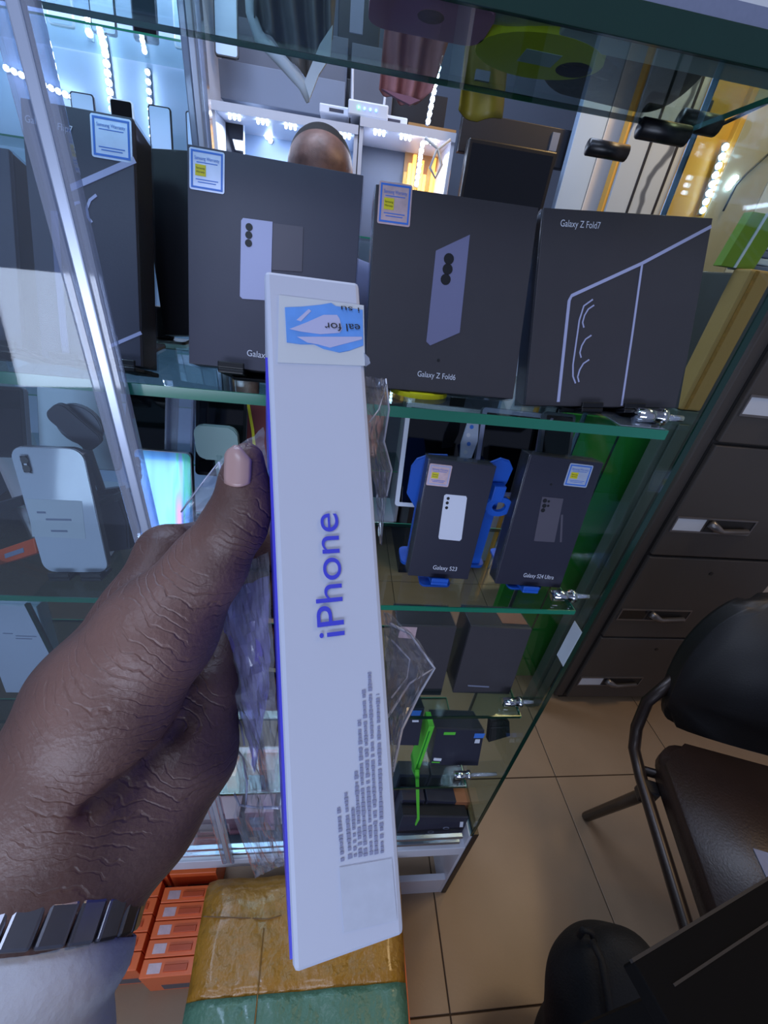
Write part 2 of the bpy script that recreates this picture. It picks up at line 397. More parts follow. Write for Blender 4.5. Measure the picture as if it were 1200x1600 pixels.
def text_mesh(body, frame, height, width=None, depth=0.0003, name='lettering', m=None, parent=None, ang=0.0):
    """lettering in the local x-z plane of frame, facing local -y; width sets the whole length"""
    cu = bpy.data.curves.new('lettering_curve', 'FONT'); cu.body = body; cu.size = 1.0; cu.extrude = 0.0
    ob = bpy.data.objects.new('lettering_curve', cu); COL.objects.link(ob)
    dg = bpy.context.evaluated_depsgraph_get()
    me = bpy.data.meshes.new_from_object(ob.evaluated_get(dg))
    bpy.data.objects.remove(ob); bpy.data.curves.remove(cu)
    xs = [v.co.x for v in me.vertices]; x0, x1 = min(xs), max(xs)
    k = height / 0.70; kx = k if width is None else width / (x1 - x0)
    ca, sa = math.cos(ang), math.sin(ang)
    for v in me.vertices:
        a, b = (v.co.x - x0) * kx, v.co.y * k
        v.co = frame @ Vector((a * ca - b * sa, -depth, a * sa + b * ca))
    me.update()
    return link_mesh(name, me, m, parent)

class Card:
    """a flat rectangle in space from its four corners in the photo, with depths for bottom and top"""
    def __init__(s, tl, tr, br, bl, yb, yt, yaw=0.0):
        a, b = PY(*bl, yb - yaw), PY(*br, yb + yaw); c, d = PY(*tr, yt + yaw), PY(*tl, yt - yaw)
        ux = ((b - a) + (c - d)).normalized(); uz = ((d - a) + (c - b)); uz = (uz - ux * uz.dot(ux)).normalized()
        uy = uz.cross(ux)
        ctr = (a + b + c + d) / 4
        s.w = ((b - a).length + (c - d).length) / 2; s.h = ((d - a).length + (c - b).length) / 2
        o = ctr - ux * s.w / 2 - uz * s.h / 2
        s.fr = Matrix(((ux.x, uy.x, uz.x, o.x), (ux.y, uy.y, uz.y, o.y), (ux.z, uy.z, uz.z, o.z), (0, 0, 0, 1)))
        s.inv = s.fr.inverted(); s.o = o; s.n = uy
    def uv(s, px, py):
        r = ray(px, py); t = (s.o - EYE).dot(s.n) / r.dot(s.n); q = s.inv @ (EYE + r * t)
        return (q.x, q.z)

# ------------------------------------------------------------------ implicit surfaces (bodies)
def sdf_mesh(prims, lo, hi, h):
    """prims: (kind, a, b, ra, rb, k) round cones joined smoothly (kind '+') or cut ('-'); surface-nets mesh, world coordinates"""
    lo = np.array(lo, float); hi = np.array(hi, float)
    n = np.ceil((hi - lo) / h).astype(int) + 1
    F = np.full(n, 1.0, np.float32)
    ax = [lo[i] + h * np.arange(n[i]) for i in range(3)]
    for kind, a, b, ra, rb, k in prims:
        a = np.array(a, float); b = np.array(b, float); R = max(ra, rb) + max(k, 3 * h) * 2
        i0 = np.maximum(((np.minimum(a, b) - R - lo) / h).astype(int), 0); i1 = np.minimum(((np.maximum(a, b) + R - lo) / h).astype(int) + 2, n)
        if np.any(i1 <= i0): continue
        X = ax[0][i0[0]:i1[0], None, None]; Y = ax[1][None, i0[1]:i1[1], None]; Z = ax[2][None, None, i0[2]:i1[2]]
        d = b - a; L = float(d @ d)
        t = np.clip(((X - a[0]) * d[0] + (Y - a[1]) * d[1] + (Z - a[2]) * d[2]) / L, 0, 1) if L > 1e-12 else 0.0
        q = np.sqrt((X - a[0] - t * d[0]) ** 2 + (Y - a[1] - t * d[1]) ** 2 + (Z - a[2] - t * d[2]) ** 2) - (ra + (rb - ra) * t)
        sl = (slice(i0[0], i1[0]), slice(i0[1], i1[1]), slice(i0[2], i1[2]))
        f = F[sl]
        if kind == '+':
            e = np.clip(0.5 + 0.5 * (f - q) / k, 0, 1); F[sl] = f * (1 - e) + q * e - k * e * (1 - e)
        else:
            q = -q; e = np.clip(0.5 - 0.5 * (f - q) / k, 0, 1); F[sl] = f * (1 - e) + q * e + k * e * (1 - e)
    F[0] = F[-1] = 1; F[:, 0] = F[:, -1] = 1; F[:, :, 0] = F[:, :, -1] = 1
    s = F < 0
    c = np.zeros(n - 1, int)
    for i in (0, 1):
        for j in (0, 1):
            for k in (0, 1): c += s[i:n[0] - 1 + i, j:n[1] - 1 + j, k:n[2] - 1 + k]
    act = (c > 0) & (c < 8); idx = np.full(n - 1, -1, int); cells = np.argwhere(act); idx[act] = np.arange(len(cells))
    acc = np.zeros((len(cells), 3)); cnt = np.zeros(len(cells))
    cor = [(i, j, k) for i in (0, 1) for j in (0, 1) for k in (0, 1)]
    for p in cor:
        for q in cor:
            if sum(q) - sum(p) == 1 and all(y >= x for x, y in zip(p, q)):
                fa = F[tuple((cells + p).T)]; fb = F[tuple((cells + q).T)]; m = (fa < 0) != (fb < 0)
                t = np.where(m, fa / np.where(m, fa - fb, 1), 0)
                acc += np.where(m[:, None], np.array(p) + t[:, None] * (np.array(q) - np.array(p)), 0); cnt += m
    V = lo + h * (cells + acc / cnt[:, None])
    faces = []
    for axis in range(3):
        u, v = [(1, 2), (2, 0), (0, 1)][axis]
        s1 = np.take(s, range(n[axis] - 1), axis); s2 = np.take(s, range(1, n[axis]), axis)
        e = np.argwhere(s1 != s2)
        e = e[(e[:, u] > 0) & (e[:, v] > 0) & (e[:, u] < n[u] - 1) & (e[:, v] < n[v] - 1)]
        ins = s1[tuple(e.T)]
        du = np.zeros(3, int); du[u] = 1; dv = np.zeros(3, int); dv[v] = 1
        q = np.stack([idx[tuple((e - du - dv).T)], idx[tuple((e - dv).T)], idx[tuple(e.T)], idx[tuple((e - du).T)]], 1)
        q[~ins] = q[~ins][:, ::-1]; faces.append(q)
    faces = np.concatenate(faces)
    me = bpy.data.meshes.new('body'); me.from_pydata(V.tolist(), [], faces.tolist()); me.update()
    return me

# ------------------------------------------------------------------ setting
ZS = [H + 0.1240, H - 0.095, H - 0.316, H - 0.531, H - 0.742]      # tops of the five glass shelves
YF = 0.310; XR = 0.308                                            # front plane and right end of the showcase
def struct(o): o['kind'] = 'structure'; return o
fl = struct(B().box((-1.9, -1.2, -0.06), (2.4, 2.6, -0.004)).build('floor', M['grout']))
TS = 0.437
tme = None
for i in range(-2, 5):
    for j in range(-1, 5):
        x0, y0 = 0.294 + TS * i, 0.122 + TS * j
        if tme is None:
            b = B().box((0.0015, 0.0015, -0.012), (TS - 0.0015, TS - 0.0015, 0.0), 0.001); o = b.build('tile', M['tile'], None); tme = o.data
        else:
            o = bpy.data.objects.new('tile', tme); COL.objects.link(o)
        o.parent = fl; o.location = (x0, y0, 0)
struct(B().box((-1.9, 2.5, 0), (2.4, 2.6, 2.8)).build('wall_back', M['wall']))
struct(B().box((2.3, -1.2, 0), (2.4, 2.5, 2.8)).build('wall_right', M['plaster']))
struct(B().box((-1.9, -1.2, 0), (-1.8, 2.5, 2.8)).build('wall_left', M['wall']))
struct(B().box((-1.9, -1.2, 2.75), (2.4, 2.6, 2.85)).build('ceiling', M['plaster']))

# ------------------------------------------------------------------ glass showcase
sc = thing('glass_showcase', 'tall clear glass display showcase with green edged shelves holding the phone boxes', 'showcase', T((0, 0, 0)))
def shelf(z, x0, x1, y0, y1, th, edge):
    o = B().box((x0, y0 + 0.0015, z - th), (x1, y1, z)).build('glass_shelf', M['glass'], sc)
    e = B().box((x0, y0, z - th), (x1, y0 + 0.0015, z)).build('front_edge', M[edge], o)
    B().box((x0, y1, z - th), (x1, y1 + 0.0015, z)).build('rear_edge', M['edge_teal'], o)
    B().box((x1, y0, z - th), (x1 + 0.0012, y1, z)).build('end_edge', M['edge_teal'], o)
    return o
o = shelf(ZS[0], -0.60, 0.275, YF + .004, 0.430, 0.0032, 'edge_teal')
B().box((-0.60, YF, ZS[0] - .0058), (XR - .001, YF + .004, ZS[0] + .0085), .0008).build('front_lip', M['edge_dark'], sc)
o = shelf(ZS[1], -0.70, 0.284, YF, 0.470, 0.0085, 'edge_teal')
shelf(ZS[2], -0.70, 0.284, YF, 0.474, 0.006, 'edge_teal')
shelf(ZS[3], -0.70, 0.284, YF, 0.474, 0.005, 'edge_dark')
shelf(ZS[4], -0.70, 0.250, YF, 0.474, 0.005, 'edge_dark')
side = B().box((XR, YF + 0.0015, 0.335), (XR + 0.006, 0.474, 2.1)).build('side_panel', M['glass'], sc)
B().box((XR, YF, 0.335), (XR + 0.006, YF + 0.0015, 2.1)).build('front_edge', M['edge_dark'], side)
B().box((XR, 0.474, 0.335), (XR + 0.006, 0.4755, 2.1)).build('rear_edge', M['alu'], side)
# slim strip sticker wrapped on the panel's edge
B().box((XR - 0.0006, YF + 0.0006, PY(880, 1042, YF).z), (XR, YF + 0.019, PY(880, 988, YF).z)).build('white_sticker', M['sticker'], side)
# corner strip standing before the shelves
xs = PY(100, 300, 0.302).x
st = B().box((xs - 0.011, 0.296, 0.30), (xs - 0.003, 0.304, 2.1), 0.002).build('corner_strip', M['acrylic'], sc)
B().box((xs - 0.003, 0.297, 0.30), (xs + 0.004, 0.303, 2.1), 0.001).build('corner_strip', M['alu_pale'], sc)
B().box((xs + 0.004, 0.296, 0.30), (xs + 0.011, 0.304, 2.1), 0.002).build('corner_strip', M['acrylic'], sc)
xp = PY(306, 100, 0.482).x
B().box((xp - 0.009, 0.478, 0.30), (xp - 0.003, 0.488, 2.1), 0.001).build('rear_post', M['alu'], sc)
B().box((xp - 0.003, 0.478, 0.30), (xp + 0.002, 0.488, 2.1), 0.001).build('rear_post', M['white_metal'], sc)  # white bar stands in for bright reflections in the clear post
B().box((xp + 0.002, 0.478, 0.30), (xp + 0.008, 0.488, 2.1), 0.001).build('rear_post', M['acrylic'], sc)
# sliding front pane left of the strip
xl = -0.62
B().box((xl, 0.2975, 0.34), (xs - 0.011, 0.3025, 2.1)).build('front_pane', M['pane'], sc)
xd = PY(0, 860, YF).x
dv = B().box((xd - 0.002, YF + 0.002, 0.36), (xd + 0.002, 0.47, ZS[2] - 0.01)).build('divider_pane', M['glass'], sc)
B().box((xd - 0.002, YF - 0.001, 0.36), (xd + 0.002, YF + 0.002, ZS[2] - 0.01)).build('front_edge', M['edge_dark'], dv)
# shelf pegs: chrome bush and clear rod reaching the side panel
for k in (1, 2, 3, 4):
    px, py = {1: (1000, 656), 2: (870, 926), 3: (785, 1088), 4: (735, 1203)}[k]
    z = ZS[k] + 0.0065; y = 0.328 if k < 4 else 0.325; x0 = 0.262 if k < 4 else 0.232
    x1 = x0 + 0.028
    pg = B().tube([(x0, y, z), (x1 - 0.006, y, z)], 0.0065, 14).build('shelf_peg', M['chrome'], sc, True)
    B().tube([(x1 - 0.006, y, z), (x1 - 0.001, y, z)], 0.0078, 14).build('peg_collar', M['chrome'], pg, True)
    B().tube([(x1 - 0.001, y, z), (XR, y, z)], 0.003, 8).build('peg_rod', M['acrylic'], pg, True)
for (px, py, y) in ((1038, 207, 0.425), (950, 235, 0.52)):
    p = PY(px, py, y)
    pg = B().tube([p + Vector((-0.022, 0, 0)), p + Vector((0.02, 0, 0))], 0.0068, 12).build('shelf_peg', M['black_plastic'], sc, True)
p = PY(1092, 192, 0.45)  # this outer peg and its rod stand in for a mirrored peg
pg = B().tube([p + Vector((-0.018, 0, 0)), p + Vector((0.018, 0, 0))], 0.0072, 12).build('shelf_peg', M['black_plastic'], sc, True)
B().tube([p + Vector((0.018, 0, 0)), PY(1200, 160, 0.45)], 0.0016, 6).build('peg_rod', M['tube'], pg)
# base: floor board, two tracks, white rail, end board, skirting
zb = H - 1.003
B().box((-0.70, YF + 0.012, zb - 0.012), (XR, 0.474, zb)).build('bottom_board', M['wall_mid'], sc)
for zz in (-0.958, -0.984):
    B().box((-0.70, YF - 0.002, H + zz - 0.0045), (0.292, YF + 0.006, H + zz + 0.0045), 0.001).build('sliding_track', M['alu'], sc)
B().box((-0.70, YF - 0.004, H - 1.040), (XR, YF + 0.016, H - 1.004), 0.001).build('front_rail', M['white_metal'], sc)
B().box((0.02, YF, 0.0), (XR - 0.002, YF + 0.012, 0.088), 0.001).build('skirting', M['white_metal'], sc)
B().prism([(0.0, 0.345), (XR + 0.008, 0.345)], 0, 0) if False else None
eb = B().box((XR - 0.002, YF, 0.0), (XR + 0.004, 0.474, 0.335)).build('end_board', M['white_metal'], sc)
B().box((XR + 0.004, YF - 0.002, 0.0), (XR + 0.016, 0.474, 0.345), 0.001).build('edge_trim', M['black_plastic'], eb)
# clear acrylic flag plates under the lower pegs
for k, (x, y) in ((1, (0.27, 0.33)),):
    B().box((x - 0.03, YF + 0.002, ZS[k] + 0.0002), (x + 0.012, YF + 0.04, ZS[k] + 0.001)).build('peg_plate', M['acrylic'], sc)

# ------------------------------------------------------------------ boxed phones
def warranty_sticker(t, c, px, m_foil='foil', yellow=True, tint_border='blue_border'):
    """square warranty sticker: foil, border, heading, yellow patch; its code square is left plain"""
    q = [c.uv(*p) for p in px]                       # tl tr br bl
    x0 = (q[0][0] + q[3][0]) / 2; x1 = (q[1][0] + q[2][0]) / 2; z1 = (q[0][1] + q[1][1]) / 2; z0 = (q[2][1] + q[3][1]) / 2
    W, Hh = x1 - x0, z1 - z0
    s = B(c.fr).prism(rrect(x0, z0, x1, z1, W * 0.06), -0.0004, 0.0).build('warranty_sticker', M[m_foil], t)
    a, b = W * 0.05, W * 0.10
    bb = B(c.fr)
    for l, h in (((x0 + a, z0 + a), (x1 - a, z0 + b)), ((x0 + a, z1 - b), (x1 - a, z1 - a)), ((x0 + a, z0 + b), (x0 + b, z1 - b)), ((x1 - b, z0 + b), (x1 - a, z1 - b))):
        bb.box((l[0], -0.0006, l[1]), (h[0], -0.0004, h[1]))
    bb.build('border', M[tint_border], s)
    text_mesh('Samsung Warranty', c.fr @ T((x0 + W * 0.15, -0.0004, z1 - Hh * 0.27)), Hh * 0.085, W * 0.70, m=M['blue_border'], parent=s, name='heading')
    if yellow:
        B(c.fr).box((x0 + W * 0.17, -0.0007, z0 + Hh * 0.35), (x0 + W * 0.47, -0.0004, z0 + Hh * 0.62)).build('yellow_patch', M['yellow_patch'], s)
        fz = z0 + Hh * 0.35
        for i, wd in enumerate(('Samsung', 'Warranty')):
            text_mesh(wd, c.fr @ T((x0 + W * 0.20, -0.0007, fz + Hh * (0.155 - 0.09 * i))), Hh * 0.05, W * 0.24, m=M['print_black'], parent=s, name='patch_lettering')
    bl = B(c.fr)
    for i in range(2):
        zz = z0 + Hh * (0.19 + 0.065 * i); bl.box((x0 + W * (0.18 + .06 * (1 - i)), -0.0006, zz), (x1 - W * (0.18 + .06 * (1 - i)), -0.0004, zz + Hh * 0.02))
    for i in range(1):
        zz = z1 - Hh * 0.335; bl.box((x0 + W * 0.2, -0.0006, zz), (x1 - W * 0.2, -0.0004, zz + Hh * 0.018))
    bl.build('small_print', M['blue_border'], s)
    return s
def face_text(t, c, body, p0, p1, hpx, m='print_white', name='lettering'):
    """lettering whose base line runs from pixel p0 to p1"""
    a, b = c.uv(*p0), c.uv(*p1)
    L = math.hypot(b[0] - a[0], b[1] - a[1]); px = math.hypot(p1[0] - p0[0], p1[1] - p0[1])
    return text_mesh(body, c.fr @ T((a[0], -0.0002, a[1])), hpx * L / px, L, m=M[m], parent=t, name=name, ang=math.atan2(b[1] - a[1], b[0] - a[0]))
def face_line(t, c, pts, wpx, m='print_lilac', name='printed_line'):
    q = [c.uv(*p) for p in pts]
    k = math.hypot(q[1][0] - q[0][0], q[1][1] - q[0][1]) / math.hypot(pts[1][0] - pts[0][0], pts[1][1] - pts[0][1])
    return B(c.fr).strip(q, wpx * k, -0.0004, 0.0).build(name, M[m], t)
def face_poly(t, c, pts, m, name, d=0.0005):
    return B(c.fr).prism([c.uv(*p) for p in pts], -d, 0.0).build(name, M[m], t)
def phone_box(label, c, thick, m, side='box_side', name='phone_box', film=True, group='boxed phones on the shelves', bev=0.0008):
    t = thing(name, label, 'box', c.fr, group)
    B(c.fr).box((0, 0.0, 0), (c.w, 0.004, c.h), bev * 0.5).build('front_face', M[m], t)
    B(c.fr).box((0.0002, 0.0042, 0.0002), (c.w - 0.0002, thick, c.h - 0.0002), bev).build('carton', M[side], t)
    if film:
        B(c.fr).box((-0.0009, 0.002, -0.0009), (c.w + 0.0009, thick + 0.0009, c.h + 0.0009), 0.001).build('shrink_film', M['film'], t)
    return t
def clip_stand(label, c, thick, zshelf, hooks, m='black_plastic', name='phone_stand', group='phone stands on the shelves'):
    """display stand: two front hooks under the box, back rest, foot on the shelf"""
    mid = c.fr @ Vector((c.w * 0.5, thick + 0.006, 0))
    t = thing(name, label, 'stand', T((mid.x, mid.y, zshelf)), group)
    lo = min((c.fr @ Vector((0, 0, 0))).z, (c.fr @ Vector((c.w, 0, 0))).z)
    B(c.fr).prism(rrect(c.w * 0.25, 0.002, c.w * 0.75, c.h * 0.62, 0.006), thick + 0.002, thick + 0.005).build('back_rest', M[m], t)
    for h in hooks:
        hb = B(c.fr).box((h - 0.010, -0.009, -0.0052), (h + 0.010, thick + 0.005, -0.0014), 0.001)
        hb.box((h - 0.010, -0.009, -0.0014), (h + 0.010, -0.0065, 0.0035), 0.0008)
        hb.build('hook', M[m], t)
    a = c.fr @ Vector((c.w * 0.5, thick + 0.005, c.h * 0.45)); b = Vector((a.x, a.y + 0.03, zshelf + 0.002))
    B().tube([a, (a + b) / 2 + Vector((0, 0.006, 0)), b], 0.0032, 8).build('strut', M[m], t, True)
    d = c.fr @ Vector((c.w * 0.5, 0, 0))
    B().prism(rrect(d.x - c.w * 0.26, d.y + 0.002, d.x + c.w * 0.26, b.y + 0.012, 0.006), zshelf, zshelf + 0.0025, axis='z').build('foot', M[m], t)
    return t
YB = 0.341
c7 = Card((850, 325), (1113, 340), (1061, 638), (821, 633), YB, 0.391)
t = phone_box('dark box with thin white outline drawing standing at the right end of its shelf', c7, 0.026, 'box_warm')
face_text(t, c7, 'Galaxy Z Fold7', (875, 354), (937, 358), 9)
face_line(t, c7, [(872, 628), (889, 470), (893, 462), (1002, 412), (1111, 354)], 5)
face_line(t, c7, [(1003, 413), (988, 520), (971, 634)], 3.5)
face_line(t, c7, [(926, 468), (912, 478), (905, 500), (895, 570), (895, 588), (899, 599)], 2.4)
for cy in (498, 545, 583):
    k = (cy - 498) * 0.09
    face_line(t, c7, [(928 - k, cy - 21), (919 - k, cy - 15), (913 - k, cy - 5), (910 - k, cy + 6), (912 - k, cy + 14)], 2.2)
clip_stand('black stand under the box with thin white outline drawing', c7, 0.026, ZS[1], (c7.uv(917, 638)[0], c7.uv(982, 638)[0]))

c6 = Card((590, 290), (837, 322), (806, 625), (567, 602), YB, 0.392)
t = phone_box('dark box with slanted slate blue phone picture and pinkish foil sticker', c6, 0.026, 'box_warm')
face_poly(t, c6, [(681, 392), (734, 367), (718, 520), (672, 540), (666, 534)], 'print_slate', 'phone_picture')
face_line(t, c6, [(682, 391), (669, 534)], 1.2, 'print_black', 'phone_picture_edge')
for cx, cy in ((701, 405), (699, 421), (696, 437)):
    q = c6.uv(cx, cy); B(c6.fr).prism(circ(q[0], q[1], 0.0042, 14), -0.0008, -0.0005).build('lens_picture', M['print_black'], t)
q = c6.uv(685, 563); B(c6.fr).prism(circ(q[0], q[1], 0.0013, 10), -0.0004, 0).build('dot_picture', M['print_black'], t)
face_text(t, c6, 'Galaxy Z Fold6', (652, 588), (711, 594), 8)
warranty_sticker(t, c6, [(594, 283), (645, 289), (640, 355), (588, 349)], 'foil_pink')
# yellow stand below it
ys = thing('phone_stand', 'bright yellow phone stand with oval rim under the box beside the held box', 'stand', T(PZ(657, 622, ZS[1])), 'phone stands on the shelves')
p = PZ(657, 620, ZS[1])
ring = B()
n = 28
for k in range(n):
    a0, a1 = 2 * PI * k / n, 2 * PI * (k + 1) / n
    def rp(a, r): return (p.x + r * math.cos(a), p.y + 0.012 + r * 0.75 * math.sin(a))
    q = [rp(a0, .018), rp(a1, .018), rp(a1, .026), rp(a0, .026)]
    ring.hexa([(x, y, ZS[1]) for x, y in q] + [(x, y, ZS[1] + 0.004) for x, y in q])
ring.build('oval_rim', M['yellow_plastic'], ys)
B().box((p.x - 0.011, p.y - 0.006, ZS[1]), (p.x + 0.011, p.y + 0.024, ZS[1] + 0.0045), 0.001).build('middle_tab', M['yellow_plastic'], ys)
B(c6.fr).prism(rrect(c6.w * 0.25, 0.002, c6.w * 0.6, c6.h * 0.6, 0.006), 0.028, 0.031).build('back_rest', M['yellow_plastic'], ys)

c5 = Card((294, 232), (562, 266), (550, 600), (294, 562), YB, 0.392)
t = phone_box('dark box with white phone picture with three black lenses and blue foil sticker', c5, 0.026, 'box_dark')
face_poly(t, c5, [(380, 341), (426, 347), (423, 470), (379, 467), (375, 463), (377, 345)], 'print_lilac', 'phone_picture')
face_poly(t, c5, [(427, 349), (474, 355), (472, 425), (425, 422)], 'print_faint', 'faint_phone_picture')
for cx, cy in ((389.5, 355.5), (389, 368), (388.6, 380.5)):
    q = c5.uv(cx, cy); B(c5.fr).prism(circ(q[0], q[1], 0.0026, 14), -0.0009, -0.0005).build('lens_picture', M['print_black'], t)
face_text(t, c5, 'Galaxy Z Fold5', (386, 556), (462, 567), 9.5)
warranty_sticker(t, c5, [(297, 231), (352, 238), (350, 303), (295, 296)])
clip_stand('black stand under the box with white phone picture', c5, 0.026, ZS[1], (c5.uv(365, 574)[0], c5.uv(500, 590)[0]))

cf = Card((60, 158), (205, 185), (222, 572), (40, 553), YB, 0.397)
t = phone_box('dark blue grey box with white crescents, partly behind the upright strip', cf, 0.030, 'box_dark')
face_text(t, cf, 'Galaxy Z Flip7', (40, 191), (114, 209), 11)
face_line(t, cf, [(104, 297), (211, 250)], 9, 'print_lilac')
face_line(t, cf, [(163, 545), (221, 520)], 5, 'print_lilac')
face_line(t, cf, [(151, 305), (141, 313), (136, 326), (138, 340), (144, 348)], 4, 'print_lilac')
face_line(t, cf, [(125, 316), (118, 318), (113, 324)], 4, 'print_lilac')
face_line(t, cf, [(85, 330), (92, 430), (103, 552)], 12, 'print_slate')
warranty_sticker(t, cf, [(139, 177), (206, 187), (207, 253), (146, 248)], yellow=False)
clip_stand('black stand under the box with white crescents', cf, 0.030, ZS[1], (cf.uv(110, 566)[0], cf.uv(198, 573)[0]))

cl = Card((-110, 215), (10, 232), (38, 545), (-80, 535), YB, 0.395)
t = phone_box('blue grey box at the left border, cut off by the picture edge', cl, 0.030, 'box_dark')
face_poly(t, cl, [(-60, 310), (-15, 300), (-5, 345), (-45, 350)], 'print_slate', 'phone_picture')
clip_stand('black stand under the box at the left border', cl, 0.030, ZS[1], (cl.uv(-60, 540)[0], cl.uv(15, 545)[0]))

cb = Card((236, 232), (322, 240), (310, 522), (238, 522), 0.415, 0.450)
t = phone_box('plain black box set back between two larger phone boxes', cb, 0.016, 'box_side', film=False)
tb = thing('phone_clamp', 'small black clamp poking out beside the plain black box', 'clamp', T(PZ(255, 535, ZS[1])))
p = PZ(258, 536, ZS[1])
B().prism(rrect(p.x - 0.028, p.y - 0.002, p.x + 0.02, p.y + 0.016, 0.004), ZS[1], ZS[1] + 0.003, axis='z').build('foot', M['black_plastic'], tb)
B().box((p.x - 0.018, p.y + 0.002, ZS[1] + 0.003), (p.x + 0.008, p.y + 0.008, ZS[1] + 0.034), 0.002).build('jaw', M['black_plastic'], tb)

# small boxes on the third shelf
c3 = Card((664, 717), (768, 728), (738, 906), (645, 899), YB, 0.364)
t = phone_box('small dark box with pale green phone picture, before the blue stand', c3, 0.022, 'box_navy')
face_poly(t, c3, [(697, 772), (728, 775), (729.5, 778), (721, 842), (718, 845), (686, 842), (685, 839), (694, 774)], 'print_white', 'phone_picture')
for cx, cy in ((700, 778.5), (698.5, 785.5), (697.5, 793)):
    q = c3.uv(cx, cy); B(c3.fr).prism(circ(q[0], q[1], 0.0017, 12), -0.0009, -0.0005).build('lens_picture', M['print_black'], t)
face_text(t, c3, 'Galaxy S23', (676, 889), (713, 892), 7)
warranty_sticker(t, c3, [(670, 724), (705, 727), (702, 761), (667, 758)], 'foil_pink', tint_border='print_lilac')
clip_stand('blue clip stand under the small box with pale green phone picture', c3, 0.022, ZS[2], (c3.w * 0.5,), 'blue_plastic')
c4 = Card((815, 711), (929, 722), (888, 919), (787, 911), YB, 0.368)
t = phone_box('small dark box with grey phone and pen picture at the shelf end', c4, 0.022, 'box_navy')
face_poly(t, c4, [(847, 776), (880, 779), (866, 847), (834, 845)], 'print_faint', 'phone_picture')
for cx, cy, r in ((851, 782, .0024), (850, 790, .0024), (848, 797, .0024), (857, 783, .0014), (856, 790, .0014)):
    q = c4.uv(cx, cy); B(c4.fr).prism(circ(q[0], q[1], r, 12), -0.0009, -0.0005).build('lens_picture', M['print_black'], t)
face_line(t, c4, [(878, 804), (876, 847)], 3, 'print_faint', 'pen_picture')
q = c4.uv(861, 757); B(c4.fr).prism(circ(q[0], q[1], 0.0012, 10), -0.0004, 0).build('dot_picture', M['print_black'], t)
face_text(t, c4, 'Galaxy S24 Ultra', (817, 901), (864, 905), 6.5)
warranty_sticker(t, c4, [(888, 723), (924, 727), (919, 763), (883, 758)])
clip_stand('blue clip stand under the small box with grey phone and pen picture', c4, 0.022, ZS[2], (c4.w * 0.5,), 'blue_plastic')

# ------------------------------------------------------------------ phones, tablets and stands on the third shelf
def slab_phone(name, label, c, th, mface, mframe, cat, r, group=None, bezel=None, mbez=None):
    t = thing(name, label, cat, c.fr, group)
    B(c.fr).prism(rrect(0, 0, c.w, c.h, r, 6), 0.0006, th, bev=0.0006).build('body', M[mframe], t)
    if bezel:
        B(c.fr).prism(rrect(0.0006, 0.0006, c.w - 0.0006, c.h - 0.0006, r, 6), 0.0, 0.0006).build('bezel', M[mbez], t)
        B(c.fr).prism(rrect(bezel, bezel, c.w - bezel, c.h - bezel, max(r - bezel, 0.001), 4), -0.0004, 0.0).build('screen', M[mface], t)
    else:
        B(c.fr).prism(rrect(0.0006, 0.0006, c.w - 0.0006, c.h - 0.0006, r, 6), 0.0, 0.0006).build('back_glass', M[mface], t)
    return t
ci = Card((26, 698), (141, 703), (160, 894), (57, 894), YB, 0.366)
t = slab_phone('phone', 'white phone shown from the back with paper sticker on its glass', ci, 0.0078, 'phone_white', 'steel', 'phone', 0.011)
q0, q1 = ci.uv(33, 710), ci.uv(51, 739)
cb_ = B(ci.fr).prism(rrect(q0[0], q1[1], q1[0], q0[1], 0.0058, 6), -0.0016, 0.0, bev=0.0004).build('camera_bump', M['steel'], t)
B(ci.fr).prism(rrect(q0[0] + .001, q1[1] + .001, q1[0] - .001, q0[1] - .001, 0.005, 6), -0.0019, -0.0016).build('lens_glass', M['black_gloss'], cb_)
lb = B(ci.fr)
for k in (0.27, 0.73): lb.prism(circ((q0[0] + q1[0]) / 2, q1[1] + (q0[1] - q1[1]) * k, 0.0034, 14), -0.0022, -0.0019)
lb.build('lens', M['black_plastic'], cb_)
B(ci.fr).prism(circ((q0[0] + q1[0]) / 2, (q0[1] + q1[1]) / 2, 0.0014, 10), -0.0021, -0.0019).build('flash', M['print_white'], cb_)
stk = face_poly(t, ci, [(42, 779), (128, 783), (134, 842), (51, 838)], 'sticker', 'paper_sticker', 0.0003)
for (x, y, l) in ((58, 800, 14), (72, 811, 40), (80, 829, 26)):
    a = ci.uv(x, y); b = ci.uv(x + l, y + 1.5)
    B(ci.fr).box((a[0], -0.0005, a[1] - .0012), (b[0], -0.0003, a[1] + .0008)).build('faded_print', M['print_grey'], stk)
clip_stand('black stand behind the white phone', ci, 0.0085, ZS[2], (ci.w * 0.3, ci.w * 0.78))
cn = Card((208, 702), (304, 709), (300, 890), (225, 886), YB, 0.372)
t = slab_phone('phone', 'blue iridescent phone gleaming rainbow colours behind the thumb', cn, 0.0078, 'irid', 'steel', 'phone', 0.004)
q0, q1 = cn.uv(210, 714), cn.uv(221, 752)
cb_ = B(cn.fr).prism(rrect(q0[0], q1[1], q1[0], q0[1], 0.0038, 6), -0.0012, 0.0).build('camera_bump', M['black_gloss'], t)
for k in range(3):
    B(cn.fr).prism(circ((q0[0] + q1[0]) / 2, q1[1] + (q0[1] - q1[1]) * (0.2 + 0.3 * k), 0.0028, 12), -0.0017, -0.0012).build('lens', M['black_plastic'], cb_)
clip_stand('black stand behind the iridescent phone', cn, 0.0085, ZS[2], (cn.w * 0.5,))
def tablet(label, cor, yb, yt, mb='black_plastic', bez=0.004, group='tablets leaning at the back of the third shelf', mface='black_gloss'):
    c = Card(*cor, yb, yt)
    return slab_phone('tablet', label, c, 0.006, mface, 'grey_plastic', 'tablet', 0.004, group, bez, mb), c
